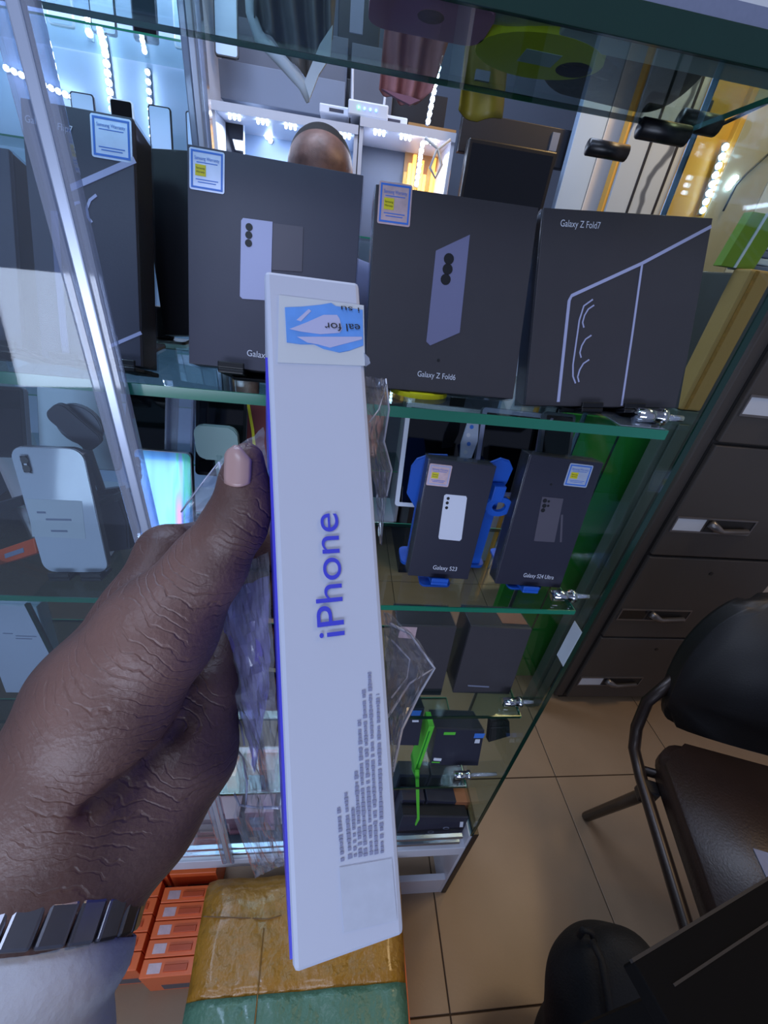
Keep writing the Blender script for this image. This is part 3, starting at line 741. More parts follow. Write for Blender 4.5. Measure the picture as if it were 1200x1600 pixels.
tablet('black tablet leaning beside the upright strip above the iridescent phone', [(186, 606), (258, 614), (292, 712), (205, 706)], 0.40, 0.43)
tablet('black tablet behind the sage stand', [(298, 612), (378, 622), (392, 748), (312, 742)], 0.40, 0.43)
tablet('black tablet with white bezel standing left of the blue stand', [(640, 628), (755, 640), (738, 800), (612, 790)], 0.43, 0.462, 'white_plastic', 0.006)
tablet('black tablet with pale blue left rim between the two small boxes', [(768, 640), (868, 648), (815, 778), (722, 768)], 0.415, 0.45, 'print_lilac', 0.006)
tablet('black tablet tucked behind the small box at the shelf end', [(872, 648), (915, 652), (868, 775), (812, 770)], 0.40, 0.44, 'grey_plastic', 0.004)
tablet('dark tablet at the left border beside the white phone', [(-70, 600), (18, 606), (62, 715), (-40, 712)], 0.41, 0.44)
tablet('pale tablet leaning above the white phone', [(40, 600), (170, 612), (200, 735), (78, 728)], 0.42, 0.455, 'white_plastic', 0.006, mface='white_plastic')
# grey phone grip on the pale tablet
g = thing('phone_grip', 'dark grey round phone grip in front of the pale tablet', 'phone grip', T(PY(120, 660, 0.40)))
p = PY(122, 665, 0.395)
B(T(p)).prism(circ(0, 0, 0.021, 24), 0.0, 0.006, bev=0.001).build('disc', M['grey_plastic'], g)
B(T(p) @ Matrix.Rotation(-0.7, 4, 'Y')).prism(rrect(-0.012, -0.024, 0.012, 0.024, 0.008), -0.007, -0.001, bev=0.001).build('folding_arm', M['box_navy'], g)
B().tube([p + Vector((0.0, 0.003, -0.018)), (p.x + 0.004, p.y + 0.004, ZS[2])], 0.004, 8).build('stem', M['grey_plastic'], g)
# blue stands
def blue_plate(label, pts, y, extra=None):
    q = [PY(*a, y) for a in pts]; ctr = sum(q, Vector()) / len(q)
    t = thing('phone_stand', label, 'stand', T((ctr.x, y, ZS[2])), 'phone stands on the shelves')
    B().prism([(v.x, v.z) for v in q], y, y + 0.005, bev=0.001).build('back_rest', M['blue_plastic'], t)
    B().box((ctr.x - 0.006, y + 0.0005, ZS[2] + 0.002), (ctr.x + 0.006, y + 0.0045, ctr.z)).build('stem', M['blue_plastic'], t)
    B().prism(rrect(ctr.x - 0.012, y - 0.004, ctr.x + 0.012, y + 0.030, 0.008), ZS[2], ZS[2] + 0.004, axis='z').build('foot', M['blue_plastic'], t)
    return t, ctr
blue_plate('blue phone stand with broad plate left of the pale green phone box', [(643, 730), (652, 718), (672, 711), (700, 712), (700, 800), (652, 800), (636, 772)], 0.385)
t, ctr = blue_plate('blue phone stand with oval base between the two small boxes', [(766, 724), (784, 717), (797, 721), (802, 733), (792, 756), (782, 768), (764, 772)], 0.385)
rb = B(); n = 24
pc = PY(779, 791, 0.375)
for k in range(n):
    a0, a1 = 2 * PI * k / n, 2 * PI * (k + 1) / n
    f = lambda a, r: (pc.x + 0.016 * r * math.cos(a), pc.z + 0.0125 * r * math.sin(a))
    q = [f(a0, 0.5), f(a1, 0.5), f(a1, 1.0), f(a0, 1.0)]
    rb.hexa([(x, 0.373, z) for x, z in q] + [(x, 0.378, z) for x, z in q])
rb.build('oval_ring', M['blue_plastic'], t)
B().box((pc.x - 0.012, 0.3725, pc.z + 0.006), (pc.x + 0.002, 0.384, pc.z + 0.026), 0.001).build('hinge', M['blue_plastic'], t)
# sage stand
sp_ = PY(341, 690, 0.375)
t = thing('phone_stand', 'sage green phone stand with rounded plate above the thumb', 'stand', T((sp_.x, 0.375, ZS[2])), 'phone stands on the shelves')
a, b = PY(310, 715, 0.375), PY(371, 668, 0.375)
B().prism(rrect(a.x, a.z, b.x, b.z, 0.008, 6), 0.372, 0.378, bev=0.001).build('back_rest', M['sage'], t)
B().tube([(sp_.x, 0.377, a.z + 0.006), (sp_.x - 0.004, 0.392, ZS[2] + 0.003)], 0.006, 10).build('stem', M['sage'], t, True)
B().prism(circ(sp_.x, 0.385, 0.026, 24), ZS[2], ZS[2] + 0.004, axis='z').build('foot', M['sage'], t)
# clear case and packets
cc = Card((252, 612), (296, 618), (312, 726), (270, 722), 0.385, 0.41)
t = thing('phone_case', 'clear empty phone case leaning between the two black tablets', 'case', cc.fr)
B(cc.fr).prism(rrect(0, 0, cc.w, cc.h, 0.005), 0.0, 0.0012).build('shell', M['acrylic'], t)
B(cc.fr).strip([(0.001, 0.004), (0.001, cc.h - 0.004)], 0.0018, -0.006, 0.001).build('rim', M['acrylic'], t)
B(cc.fr).strip([(cc.w - .001, 0.004), (cc.w - .001, cc.h - 0.004)], 0.0018, -0.006, 0.001).build('rim', M['acrylic'], t)
cr_ = Card((372, 622), (425, 628), (432, 740), (388, 738), 0.405, 0.43)
t = thing('packet', 'dark red packet with yellow stripe behind the held box', 'packet', cr_.fr)
B(cr_.fr).box((0, 0, 0), (cr_.w, 0.006, cr_.h), 0.001).build('pouch', M['red_pack'], t)
B(cr_.fr).strip([(cr_.w * 0.12, cr_.h), (cr_.w * 0.3, cr_.h * 0.6), (cr_.w * 0.4, cr_.h * 0.2)], 0.003, -0.0004, 0).build('stripe', M['yellow_plastic'], t)
ck = Card((728, 652), (752, 656), (741, 722), (716, 718), 0.405, 0.425)
t = thing('packet', 'small blue and white patterned packet before the white bezel tablet', 'packet', ck.fr)
B(ck.fr).prism([(0.002, 0), (ck.w * 0.8, 0.004), (ck.w, ck.h * 0.5), (ck.w * 0.85, ck.h), (ck.w * 0.2, ck.h * 0.9), (0, ck.h * 0.4)], 0, 0.003).build('pouch', M['foil'], t)
for k in range(4): B(ck.fr).prism(circ(ck.w * (0.35 + 0.12 * (k % 2)), ck.h * (0.2 + 0.2 * k), 0.0024, 8), -0.0004, 0).build('printed_blot', M['blue_border' if k % 2 else 'print_white'], t)
# dark stand parts left of / right of the white phone
for lab, pts, y in (('black folding arm reaching in from the left border', [(-30, 795), (36, 776), (36, 790), (-30, 812)], 0.40),
                    ('black metal rod pair right of the white phone', [(148, 786), (200, 766), (200, 774), (150, 798)], 0.375)):
    t = thing('stand_arm', lab, 'stand arm', T(PY(*pts[0], y)), 'loose stand arms on the third shelf')
    q = [PY(*a, y) for a in pts]
    B().prism([(v.x, v.z) for v in q], y, y + 0.008, bev=0.001).build('arm', M['black_plastic'], t)
    m = (q[1] + q[2]) / 2
    B().tube([(m.x - .004, y + .004, m.z), (m.x - .004, y + .03, ZS[2])], 0.003, 8).build('leg', M['black_plastic'], t)
cs = Card((140, 772), (205, 762), (190, 858), (150, 862), 0.37, 0.39)
t = thing('speaker', 'small dark grey speaker standing right of the white phone', 'speaker', cs.fr)
B(cs.fr).prism([(cs.w * .1, 0), (cs.w * .8, 0), (cs.w, cs.h * .45), (cs.w * .95, cs.h), (0.0, cs.h)], 0, 0.02, bev=0.002).build('housing', M['box_navy'], t)
B(cs.fr).box((0.0, -0.002, cs.h * 0.80), (cs.w * 0.95, 0.0, cs.h * 0.92)).build('rim_bar', M['grey_plastic'], t)
cz = Card((-8, 860), (52, 842), (58, 862), (0, 884), 0.36, 0.37)
t = thing('packet', 'flat orange packet lying left of the white phone', 'packet', cz.fr)
B(cz.fr).box((0, 0, 0), (cz.w, 0.006, cz.h), 0.001).build('pouch', M['orange2'], t)
B(cz.fr).box((cz.w * 0.2, -0.0004, cz.h * 0.3), (cz.w * 0.7, 0, cz.h * 0.6)).build('label', M['print_grey'], t)

# ------------------------------------------------------------------ fourth, fifth and bottom shelf
cw = Card((-30, 944), (70, 950), (84, 1082), (-2, 1082), 0.345, 0.362)
t = phone_box('white phone box with small grey lettering at the left border', cw, 0.018, 'iphone_white', 'iphone_white', film=True)
for i, (x0, x1) in enumerate(((5, 20), (25, 57), (25, 50))):
    a = cw.uv(x0, 990 + i * 4); b = cw.uv(x1, 990 + i * 4)
    B(cw.fr).box((a[0], -0.0003, a[1]), (b[0], 0, a[1] + 0.0012)).build('small_print', M['print_grey'], t)
clip_stand('sage stand under the white phone box', cw, 0.018, ZS[3], (cw.w * 0.55,), 'sage')
p = PZ(100, 1040, ZS[3])
t = thing('phone_grip', 'dark grey ring grip lying on the fourth shelf beside the white box', 'phone grip', T(p))
rb = B(); n = 20
for k in range(n):
    a0, a1 = 2 * PI * k / n, 2 * PI * (k + 1) / n
    f = lambda a, r: (p.x + r * math.cos(a), p.y + r * math.sin(a))
    q = [f(a0, .012), f(a1, .012), f(a1, .024), f(a0, .024)]
    rb.hexa([(x, y, ZS[3]) for x, y in q] + [(x, y, ZS[3] + .006) for x, y in q])
rb.build('ring', M['grey_plastic'], t)
B().box((p.x - .006, p.y + .022, ZS[3]), (p.x + .006, p.y + .05, ZS[3] + .006), .001).build('tab', M['black_plastic'], t)

def lying_box(label, cor, yb, yt, th, m='box_dark', name='phone_box', film=True):
    c = Card(*cor, yb, yt); return phone_box(label, c, th, m, film=film, name=name), c
t, c = lying_box('dark box with pink sticker on the fourth shelf behind the plastic', [(622, 977), (710, 981), (692, 1086), (604, 1086)], 0.352, 0.372, 0.05, 'box_warm')
face_poly(t, c, [(626, 979), (652, 980), (648, 998), (622, 996)], 'foil_pink', 'pink_sticker')
t, c = lying_box('dark box with tiny print standing by the fourth shelf end peg', [(736, 979), (831, 983), (796, 1085), (708, 1082)], 0.348, 0.368, 0.05, 'box_warm')
face_poly(t, c, [(731, 1070), (764, 1072), (764, 1074), (731, 1072)], 'print_grey', 'tiny_lettering_bar')
B(c.fr).box((c.w * .55, .01, c.h), (c.w * .98, .045, c.h + .0006)).build('copper_label', M['copper'], t)
t, c = lying_box('black box with small green mark and blue sticker on the fifth shelf', [(690, 1141), (767, 1143), (737, 1195), (666, 1194)], 0.345, 0.372, 0.055, 'box_navy', 'gadget_box')
face_poly(t, c, [(694, 1144), (712, 1144), (711, 1148), (693, 1148)], 'green_bright', 'green_mark')
face_poly(t, c, [(742, 1146), (758, 1146), (755, 1153), (740, 1153)], 'blue_border', 'blue_sticker')
face_poly(t, c, [(743, 1155), (750, 1155), (749, 1161), (741, 1161)], 'print_white', 'white_mark')
face_poly(t, c, [(678, 1184), (690, 1185), (689, 1189), (677, 1188)], 'print_white', 'white_lettering_bar')
face_poly(t, c, [(675, 1190), (687, 1190.5), (687, 1192), (674, 1191.5)], 'green_bright', 'green_bar')
t, c = lying_box('black box with blue sticker half hidden by the crumpled plastic', [(606, 1105), (667, 1106), (650, 1165), (588, 1163)], 0.345, 0.372, 0.05, 'box_navy', 'gadget_box')
face_poly(t, c, [(644, 1110), (659, 1110), (656, 1118), (642, 1118)], 'blue_border', 'blue_sticker')
face_poly(t, c, [(644, 1125), (654, 1125), (654, 1128), (644, 1128)], 'print_white', 'white_mark')
for i, (cor, y) in enumerate(([[(656, 1135), (664, 1137), (668, 1205), (660, 1206)], 0.340], [[(650, 1186), (656, 1186), (657, 1216), (650, 1216)], 0.335])):
    c = Card(*cor, y, y + 0.02)
    t = thing('card_sleeve', ('long bright green card sleeve between the two black boxes', 'short bright green card sleeve under the long one')[i], 'card sleeve', c.fr, 'bright green card sleeves')
    B(c.fr).box((0, 0, 0), (c.w, 0.03, c.h), 0.0005).build('sleeve', M['green_bright'], t)
    B(c.fr).box((c.w * .2, -0.0003, c.h * .1), (c.w * .45, 0, c.h * .9)).build('fold_line', M['green_card'], t)
cor = [(768, 1125), (795, 1128), (798, 1155), (760, 1163)]
c = Card(*cor, 0.36, 0.38)
t = thing('pouch', 'black pouch hanging just past the fifth shelf end', 'pouch', c.fr)
B(c.fr).prism([(0, 0), (c.w, 0.008), (c.w, c.h * .9), (c.w * .75, c.h * 1.05), (c.w * .15, c.h)], 0, .02, bev=.002).build('body', M['fabric_black'], t)
B(c.fr).strip([(c.w * .1, c.h * .7), (c.w * .9, c.h * .72)], 0.002, -0.001, 0).build('zip', M['black_plastic'], t)
# bottom shelf: rows of dark gadget boxes
row = [((628, 1250), (662, 1251), (658, 1272), (622, 1272), 0.352), ((664, 1251), (708, 1253), (706, 1275), (660, 1273), 0.352),
       ((708, 1253), (730, 1254), (730, 1274), (707, 1275), 0.352), ((622, 1210), (668, 1211), (664, 1238), (617, 1238), 0.386), ((670, 1211), (718, 1213), (716, 1239), (666, 1238), 0.386)]
names = ['small black box in the second row of the bottom shelf, nearest the held box', 'small black box in the middle of the second row on the bottom shelf', 'small reddish box ending the second row on the bottom shelf',
         'black box at the back of the bottom shelf, nearest the held box', 'black box at the back of the bottom shelf, nearest the glass end']
for i, (a, b, c_, d, y) in enumerate(row):
    c = Card(a, b, c_, d, y, y + 0.006)
    # lengthen down to the board it stands on
    t = thing('gadget_box', names[i], 'box', c.fr, 'dark gadget boxes on the bottom shelf')
    lowz = (zb + 0.0005 - c.o.z) / c.fr[2][2]
    B(c.fr).box((0, 0, lowz), (c.w, 0.028, c.h), 0.0008).build('carton', M['box_navy' if i != 2 else 'copper'], t)
    B(c.fr).box((c.w * .06, -0.0003, c.h * .1), (c.w * .94, 0, c.h * .85)).build('front_label', M['box_side' if i != 2 else 'copper'], t)
c = Card((628, 1276), (729, 1278), (724, 1303), (622, 1302), 0.3225, 0.332)
t = phone_box('wide black box with two ring pictures at the front of the bottom shelf', c, 0.03, 'box_navy', name='gadget_box', film=False, group='dark gadget boxes on the bottom shelf')
for cx, cy in ((673, 1300), (697, 1294)):
    q = c.uv(cx, cy); rb = B(c.fr); n = 18
    for k in range(n):
        a0, a1 = 2 * PI * k / n, 2 * PI * (k + 1) / n
        f = lambda a, r: (q[0] + 1.7 * r * math.cos(a), q[1] + r * math.sin(a))
        rb.prism([f(a0, .0026), f(a1, .0026), f(a1, .0040), f(a0, .0040)], -0.0004, 0)
    rb.build('ring_picture', M['print_grey'], t)
face_poly(t, c, [(719, 1284), (724, 1284), (723, 1292), (718, 1292)], 'print_white', 'white_mark')
c = Card((645, 1206), (650, 1206), (658, 1284), (652, 1285), 0.3175, 0.33)
t = thing('card_sleeve', 'bent bright green card sleeve over the wide black box', 'card sleeve', c.fr, 'bright green card sleeves')
B(c.fr).prism([(0, c.h), (c.w, c.h), (c.w * 1.3, 0.01), (c.w * .3, -0.012), (0, -0.012), (c.w * .6, .012)], 0, .003).build('sleeve', M['green_bright'], t)
# bottom shelf, left of the held box: boxes built in place of reflections
for i, (x0, x1, y0, hh, mm, lab) in enumerate(((-0.235, -0.150, 0.345, 0.075, 'mauve', 'mauve box on the bottom shelf under the hand'), (-0.140, -0.085, 0.350, 0.085, 'mauve', 'mauve box on the bottom shelf next to the held box'),
        (-0.245, -0.165, 0.40, 0.12, 'orange', 'orange box standing behind the mauve box under the hand'), (-0.150, -0.09, 0.405, 0.13, 'orange2', 'dark orange box standing behind the mauve box next to the held box'), (-0.075, -0.005, 0.36, 0.09, 'white_plastic', 'white box on the bottom shelf behind the crumpled plastic'))):
    t = thing('gadget_box', lab, 'box', T((x0, y0, zb)), 'coloured boxes standing in for reflections on the bottom shelf')
    B().box((x0, y0, zb + .0005), (x1, y0 + 0.04, zb + hh), 0.001).build('carton', M[mm], t)
    B().box((x0 + .008, y0 - .0004, zb + .02), (x1 - .02, y0, zb + hh - .02)).build('front_label', M['print_grey' if i % 2 else 'foil_pink'], t)
p0, p1 = PY(328, 1232, 0.315), PY(354, 1322, 0.315)
t = thing('mirrored_frame_bar', 'slim white mirrored frame bar slanting before the bottom shelf boxes', 'handle bar', T(p1))
B().tube([p0, p1], 0.004, 8).build('bar', M['white_metal'], t)  # bar stands in for a white frame mirrored in the glass

# ------------------------------------------------------------------ top shelf, seen from below
zt = ZS[0]
p = PZ(672, 30, zt)
t = thing('phone_stand', 'pink phone stand on the top shelf seen from below', 'stand', T((p.x, p.y, zt)), 'phone stands on the shelves')
B().prism(rrect(p.x - .036, p.y - .022, p.x + .036, p.y + .024, .012, 5), zt + .0003, zt + .006, axis='z').build('foot', M['pink_plastic'], t)
B(T((p.x, p.y, zt)) @ Matrix.Rotation(-0.25, 4, 'X')).prism(rrect(-.03, .004, .03, .07, .012, 5), .0, .006, bev=.001).build('back_rest', M['pink_plastic'], t)
B().prism(circ(p.x, p.y - .002, .008, 12), zt + .0001, zt + .0062, axis='z').build('socket', M['salmon'], t)
p = PZ(842, 92, zt)
t = thing('phone_stand', 'yellow phone stand with square window on the top shelf, seen from below', 'stand', T((p.x, p.y, zt)), 'phone stands on the shelves')
ring = B(); n = 28
for k in range(n):
    a0, a1 = 2 * PI * k / n, 2 * PI * (k + 1) / n
    def rp(a, r): return (p.x + r * 1.15 * math.cos(a), p.y + r * 0.85 * math.sin(a))
    q = [rp(a0, .009), rp(a1, .009), rp(a1, .037), rp(a0, .037)]
    ring.hexa([(x, y, zt + .0003) for x, y in q] + [(x, y, zt + .007) for x, y in q])
ring.build('oval_foot', M['yellow_plastic'], t)
B().box((p.x - .012, p.y - .009, zt + .0001), (p.x + .012, p.y + .009, zt + .0003)).build('window_insert', M['sticker'], t)
B(T((p.x, p.y - .012, zt)) @ Matrix.Rotation(-0.25, 4, 'X')).prism(rrect(-.022, .006, .022, .06, .008, 5), .0, .006, bev=.001).build('back_rest', M['yellow_plastic'], t)
def soft(name, label, cat, prims, m, h=0.004, extra=None):
    """soft lumpy thing grown from round cones; prims in world points"""
    pts = [np.array(q) for pr in prims for q in (pr[0], pr[1])]
    rm = max(max(pr[2], pr[3]) for pr in prims) + 0.012
    lo = np.min(pts, 0) - rm; hi = np.max(pts, 0) + rm
    t = thing(name, label, cat, T(Vector(((lo[0] + hi[0]) / 2, (lo[1] + hi[1]) / 2, lo[2]))))
    me = sdf_mesh([('+', tuple(a), tuple(b), ra, rb, 0.012) for a, b, ra, rb in prims], lo, hi, h)
    link_mesh('body', me, M[m], t, True, True)
    return t
p = PZ(1000, 130, zt); p.y = max(p.y, .418)
t = soft('handbag', 'dark grey fabric pouch filling the right end of the top shelf', 'pouch', [((p.x - .03, p.y + .0, zt + .036), (p.x + .035, p.y + .005, zt + .036), .034, .034), ((p.x - .02, p.y - .03, zt + .032), (p.x + .03, p.y - .02, zt + .03), .03, .028)], 'fur', 0.004)
B().strip([(p.x - .04, zt + .055), (p.x + .05, zt + .058)], .003, p.y - .058, p.y - .055).build('zip', M['alu'], t)
for i, (px, py, r) in enumerate(((815, 48, .022), (925, 80, .017))):
    p = PZ(px, py, zt)
    t = soft('bubble_wrap', ('large pale bubble wrap ball behind the yellow stand window', 'small pale bubble wrap ball right of the yellow stand')[i], 'bubble wrap', [((p.x - r, p.y, zt + r * 1.05), (p.x + r, p.y, zt + r * 1.05), r, r * .9)], 'bubble', 0.0035)
    o = B()
    for k in range(14):
        an = 2 * PI * k / 14; o.ball((p.x + 1.2 * r * math.cos(an), p.y + .7 * r * math.sin(an), zt + r * .55), .004, 8)
    ob = o.build('bubbles', M['bubble'], t, True); ob['kind'] = 'stuff'
p = PZ(930, 118, zt)
t = thing('mount', 'black phone mount lying right of the yellow stand', 'phone mount', T((p.x, p.y, zt)))
B().tube([(p.x - .018, p.y, zt + .0075), (p.x + .012, p.y + .005, zt + .0075)], [.006, .007], 10).build('stem', M['black_plastic'], t, True)
B().prism(circ(p.x - .016, p.y, .012, 16), zt + .0003, zt + .005, axis='z').build('suction_foot', M['black_plastic'], t)
# white box and dark lid at the front right end
a = PY(905, -30, 0.325)
t = thing('carton_box', 'white box with grey stripe on the right end of the top shelf', 'box', T((a.x, 0.325, zt)))
B().box((a.x, .325, zt + .0004), (.272, .350, zt + .10), .001).build('carton', M['plaster'], t)
B().box((a.x + .02, .3246, zt + .006), (.272, .325, zt + .022)).build('grey_stripe', M['print_grey'], t)
# hanging grey garment with white hem, behind the top shelf
def hanging(name, label, cat, cols, y, m, folds, amp=.008):
    """cloth from a list of columns (top pixel, bottom pixel); a double sheet with soft folds"""
    t = thing(name, label, cat, T(PY(*cols[0][0], y)))
    bm = bmesh.new(); nv = 14; nu = (len(cols) - 1) * 8 + 1; front = []; back = []
    for iu in range(nu):
        u = iu / (nu - 1) * (len(cols) - 1); k = min(int(u), len(cols) - 2); f = u - k
        top = PY(*cols[k][0], y).lerp(PY(*cols[k + 1][0], y), f); bot = PY(*cols[k][1], y).lerp(PY(*cols[k + 1][1], y), f)
        fr, bk = [], []
        for iv in range(nv):
            q = top.lerp(bot, iv / (nv - 1)); dy = amp * math.sin(folds * 2 * PI * iu / nu + 0.6 * math.sin(iv * .4))
            fr.append(bm.verts.new(q + Vector((0, dy, 0)))); bk.append(bm.verts.new(q + Vector((0, dy + .003, 0))))
        front.append(fr); back.append(bk)
    for i in range(nu - 1):
        for j in range(nv - 1):
            bm.faces.new((front[i][j], front[i][j + 1], front[i + 1][j + 1], front[i + 1][j])); bm.faces.new((back[i][j], back[i + 1][j], back[i + 1][j + 1], back[i][j + 1]))
    for j in range(nv - 1):
        for L, q in ((0, 1), (nu - 1, -1)):
            bm.faces.new((front[L][j], back[L][j], back[L][j + 1], front[L][j + 1]))
    for i in range(nu - 1):
        for J in (0, nv - 1): bm.faces.new((front[i][J], front[i + 1][J], back[i + 1][J], back[i][J]))
    bmesh.ops.recalc_face_normals(bm, faces=bm.faces)
    me = bpy.data.meshes.new('cloth'); bm.to_mesh(me); bm.free()
    link_mesh('cloth', me, M[m], t, True, True)
    return t
t = hanging('garment', 'grey satin garment with white pointed hem hanging above the white phone picture box', 'garment', [((395, -60), (398, 30)), ((430, -60), (432, 68)), ((470, -60), (476, 120)), ((505, -60), (500, 105)), ((528, -60), (520, 60))], 0.60, 'cloth_grey', 4.2)
t2 = hanging('pouch', 'salmon pink fabric pouch hanging behind the pink stand', 'pouch', [((604, 10), (592, 140)), ((640, 0), (618, 156)), ((680, 0), (640, 166)), ((716, 20), (674, 146))], 0.56, 'salmon', 3.0, .007)
B().prism([(v.x, v.z) for v in (PY(596, 140, .548), PY(620, 155, .548), PY(640, 165, .548), PY(656, 158, .548), PY(640, 152, .548), PY(616, 146, .548))], .545, .550).build('lower_hem', M['mauve'], t2)
t2 = hanging('pouch', 'olive yellow pouch hanging behind the yellow stand', 'pouch', [((738, 0), (716, 172)), ((770, 0), (746, 190)), ((806, 20), (788, 182))], 0.47, 'olive_plastic', 1.3, .006)
B().box((PY(757, 120, .46).x - .008, .458, PY(757, 120, .46).z - .003), (PY(757, 120, .46).x + .004, .461, PY(757, 120, .46).z + .003)).build('tag', M['print_grey'], t2)
hm = B().tube([PY(388, -60, .605), PY(392, 20, .603), PY(405, 58, .60), PY(440, 95, .598), PY(474, 133, .597), PY(481, 160, .597)], [.005, .005, .006, .006, .006, .002], 8)
hm.build('left_hem', M['cloth_white'], t, True)
B().prism([(v.x, v.z) for v in (PY(476, 128, .594), PY(500, 70, .594), PY(520, 40, .594), PY(516, 90, .594), PY(498, 118, .594), PY(484, 155, .594))], .592, .596).build('right_hem', M['cloth_white'], t)

# ------------------------------------------------------------------ background shop behind the showcase
YW = 1.70
def panel(name, label, cat, px0, px1, py0, py1, y, th, m, group=None, bev=.002):
    """upright board whose corners follow the sight lines of the given picture rectangle at its own depth"""
    a = PY(px0, py1, y); b = PY(px1, py0, y)
    t = thing(name, label, cat, T((a.x, y, a.z)), group)
    B().box((a.x, y, min(a.z, b.z)), (b.x, y + th, max(a.z, b.z)), bev).build('board', M[m], t)
    return t
# wall showcase opposite: frame, back panel, shelves, LED rows
def wall_case(label, x0, x1, y, z0, z1, nsh, mback, led='led', step=.05):
    t = thing('wall_showcase', label, 'showcase', T((x0, y, z0)), 'lit wall showcases at the back')
    B().box((x0, y + .24, z0), (x1, y + .26, z1)).build('back_panel', M[mback], t)
    for x in (x0, x1 - .012): B().box((x, y, z0), (x + .012, y + .24, z1)).build('side_panel', M['white_metal'], t)
    B().box((x0, y - .005, z1 - .022), (x1, y + .24, z1)).build('top_rail', M['white_metal'], t)
    B().box((x0, y, z0), (x1, y + .24, z0 + .02)).build('bottom_board', M['white_metal'], t)
    for k in range(nsh):
        z = z0 + (z1 - z0) * (k + 1) / (nsh + 1)
        s = B().box((x0 + .013, y + .01, z - .005), (x1 - .013, y + .235, z)).build('glass_shelf', M['glass'], t)
        B().box((x0 + .013, y + .008, z - .005), (x1 - .013, y + .01, z)).build('front_edge', M['edge_teal'], s)
    d = B()
    x = x0 + .05
    while x < x1 - .04:
        for dx in (0, .014, .028): d.ball((x + dx, y + .02, z1 - .028), .005, 6)
        x += .085
    o = d.build('led_row', M[led], t); o['kind'] = 'stuff'
    area('wall_showcase_lamp', ((x0 + x1) / 2, y + .06, z1 - .04), ((x0 + x1) / 2, y + .16, z0), x1 - x0 - .05, 1.5 + 5.0 * max(0, x1 - x0 - .3), COOL if led == 'led' else WARM, .04)
    return t
zr = PY(460, 187, YW).z
wall_case('pale lit wall showcase with white top rail left of the bald head', PY(330, 180, YW).x, PY(560, 200, YW).x, YW, 0.15, zr + .012, 4, 'pale_blue')
wall_case('lit wall showcase with rows of bright diodes right of the bald head', PY(562, 200, YW).x, PY(712, 215, YW).x, YW, 0.15, PY(640, 204, YW).z + .012, 4, 'wall_mid')
wall_case('broad pale blue wall showcase behind the left phone boxes', PY(-260, 150, YW).x, PY(322, 180, YW).x, YW, 0.15, PY(150, 60, YW).z + .30, 6, 'pale_blue')
# phones displayed in the wall showcases
k = 0
for zi in range(3):
    for xi in range(5):
        x = -0.86 + 0.115 * xi; zz = 0.15 + (PY(150, 60, YW).z + .15) * (zi + 4) / 7 + .003
        tone = ('black', 'navy', 'white')[(xi + zi) % 3]
        t = thing('phone', '%s phone %s from the left, %s row of the pale blue wall showcase' % (tone, ('first', 'second', 'third', 'fourth', 'fifth')[xi], ('lowest', 'middle', 'top')[zi]), 'phone', T((x, YW + .09, zz)), 'phones in the broad wall showcase')
        B(T((x, YW + .09, zz + .001)) @ Matrix.Rotation(-.25, 4, 'X')).prism(rrect(-.035, 0, .035, .145, .008), 0, .008, bev=.001).build('body', M[('black_plastic', 'box_navy', 'white_plastic')[(xi + zi) % 3]], t)
        B(T((x, YW + .09, zz + .001)) @ Matrix.Rotation(-.25, 4, 'X')).prism(rrect(-.031, .004, .031, .141, .006), -.0006, 0).build('screen', M[('black_gloss', 'pale_blue', 'pale_blue')[(xi * 2 + zi) % 3]], t)
def leds(label, p0, p1, n, y, r=.006, m='led', group='diode strips at the back'):
    a, b = PY(*p0, y), PY(*p1, y)
    t = thing('led_strip', label, 'light', T(a), group)
    B().tube([a + Vector((0, .008, 0)), b + Vector((0, .008, 0))], r * .9, 6).build('backing', M['alu'], t)
    d = B()
    for i in range(n): d.ball(a.lerp(b, (i + .5) / n), r, 6)
    o = d.build('diodes', M[m], t); o['kind'] = 'stuff'
    return t
leds('bright diode reflection above the strip edge of the crescent box', (138, 20), (140, 62), 2, 1.925, .011)  # glowing dots stand in for diodes mirrored in the glass
leds('long bright diode reflection above the crescent box', (160, 45), (176, 178), 9, 1.925, .010)
leds('diode reflection left of the rear post', (230, 105), (238, 220), 8, 1.925, .008)
leds('slanting diode reflection left of the crescent box', (4, 104), (130, 160), 11, 1.925, .009)
leds('curved diode strip beside the bald head', (393, 185), (425, 222), 6, 1.925, .009)
leds('tall diode reflection beside the salmon pouch', (694, 62), (668, 195), 11, 1.70, .008)
leds('diode reflection below the tall one', (661, 220), (650, 292), 7, 1.70, .008)
leds('diode strip on the golden niche', (1136, 222), (1096, 335), 8, 1.495, .009)
leds('short diode strip right of the golden niche', (1152, 275), (1136, 296), 3, 1.495, .008)
# dark upper wall panels
panel('wall_panel', 'dark grey wall panel above the pale wall showcase', 'panel', 330, 545, 60, 128, 1.95, .03, 'wall_mid')
panel('wall_panel', 'pale ledge board above the pale wall showcase', 'ledge', 330, 540, 128, 150, 1.90, .06, 'wall')
panel('wall_panel', 'black recess board between the ledge and the wall showcase', 'panel', 326, 700, 152, 182, 1.96, .02, 'wall_dark')
panel('wall_panel', 'black panel at the very top behind the garment', 'panel', 318, 420, -40, 60, 2.0, .03, 'wall_dark')
panel('wall_panel', 'dark panel between garment and salmon pouch', 'panel', 525, 600, -40, 130, 2.0, .03, 'wall_dark')
panel('wall_panel', 'grey panel behind the salmon pouch', 'panel', 545, 620, 80, 175, 1.93, .02, 'wall_mid')
panel('price_card', 'small grey card hanging at the top between garment and pouch', 'card', 546, 570, -10, 50, 1.7, .004, 'print_grey', bev=0)
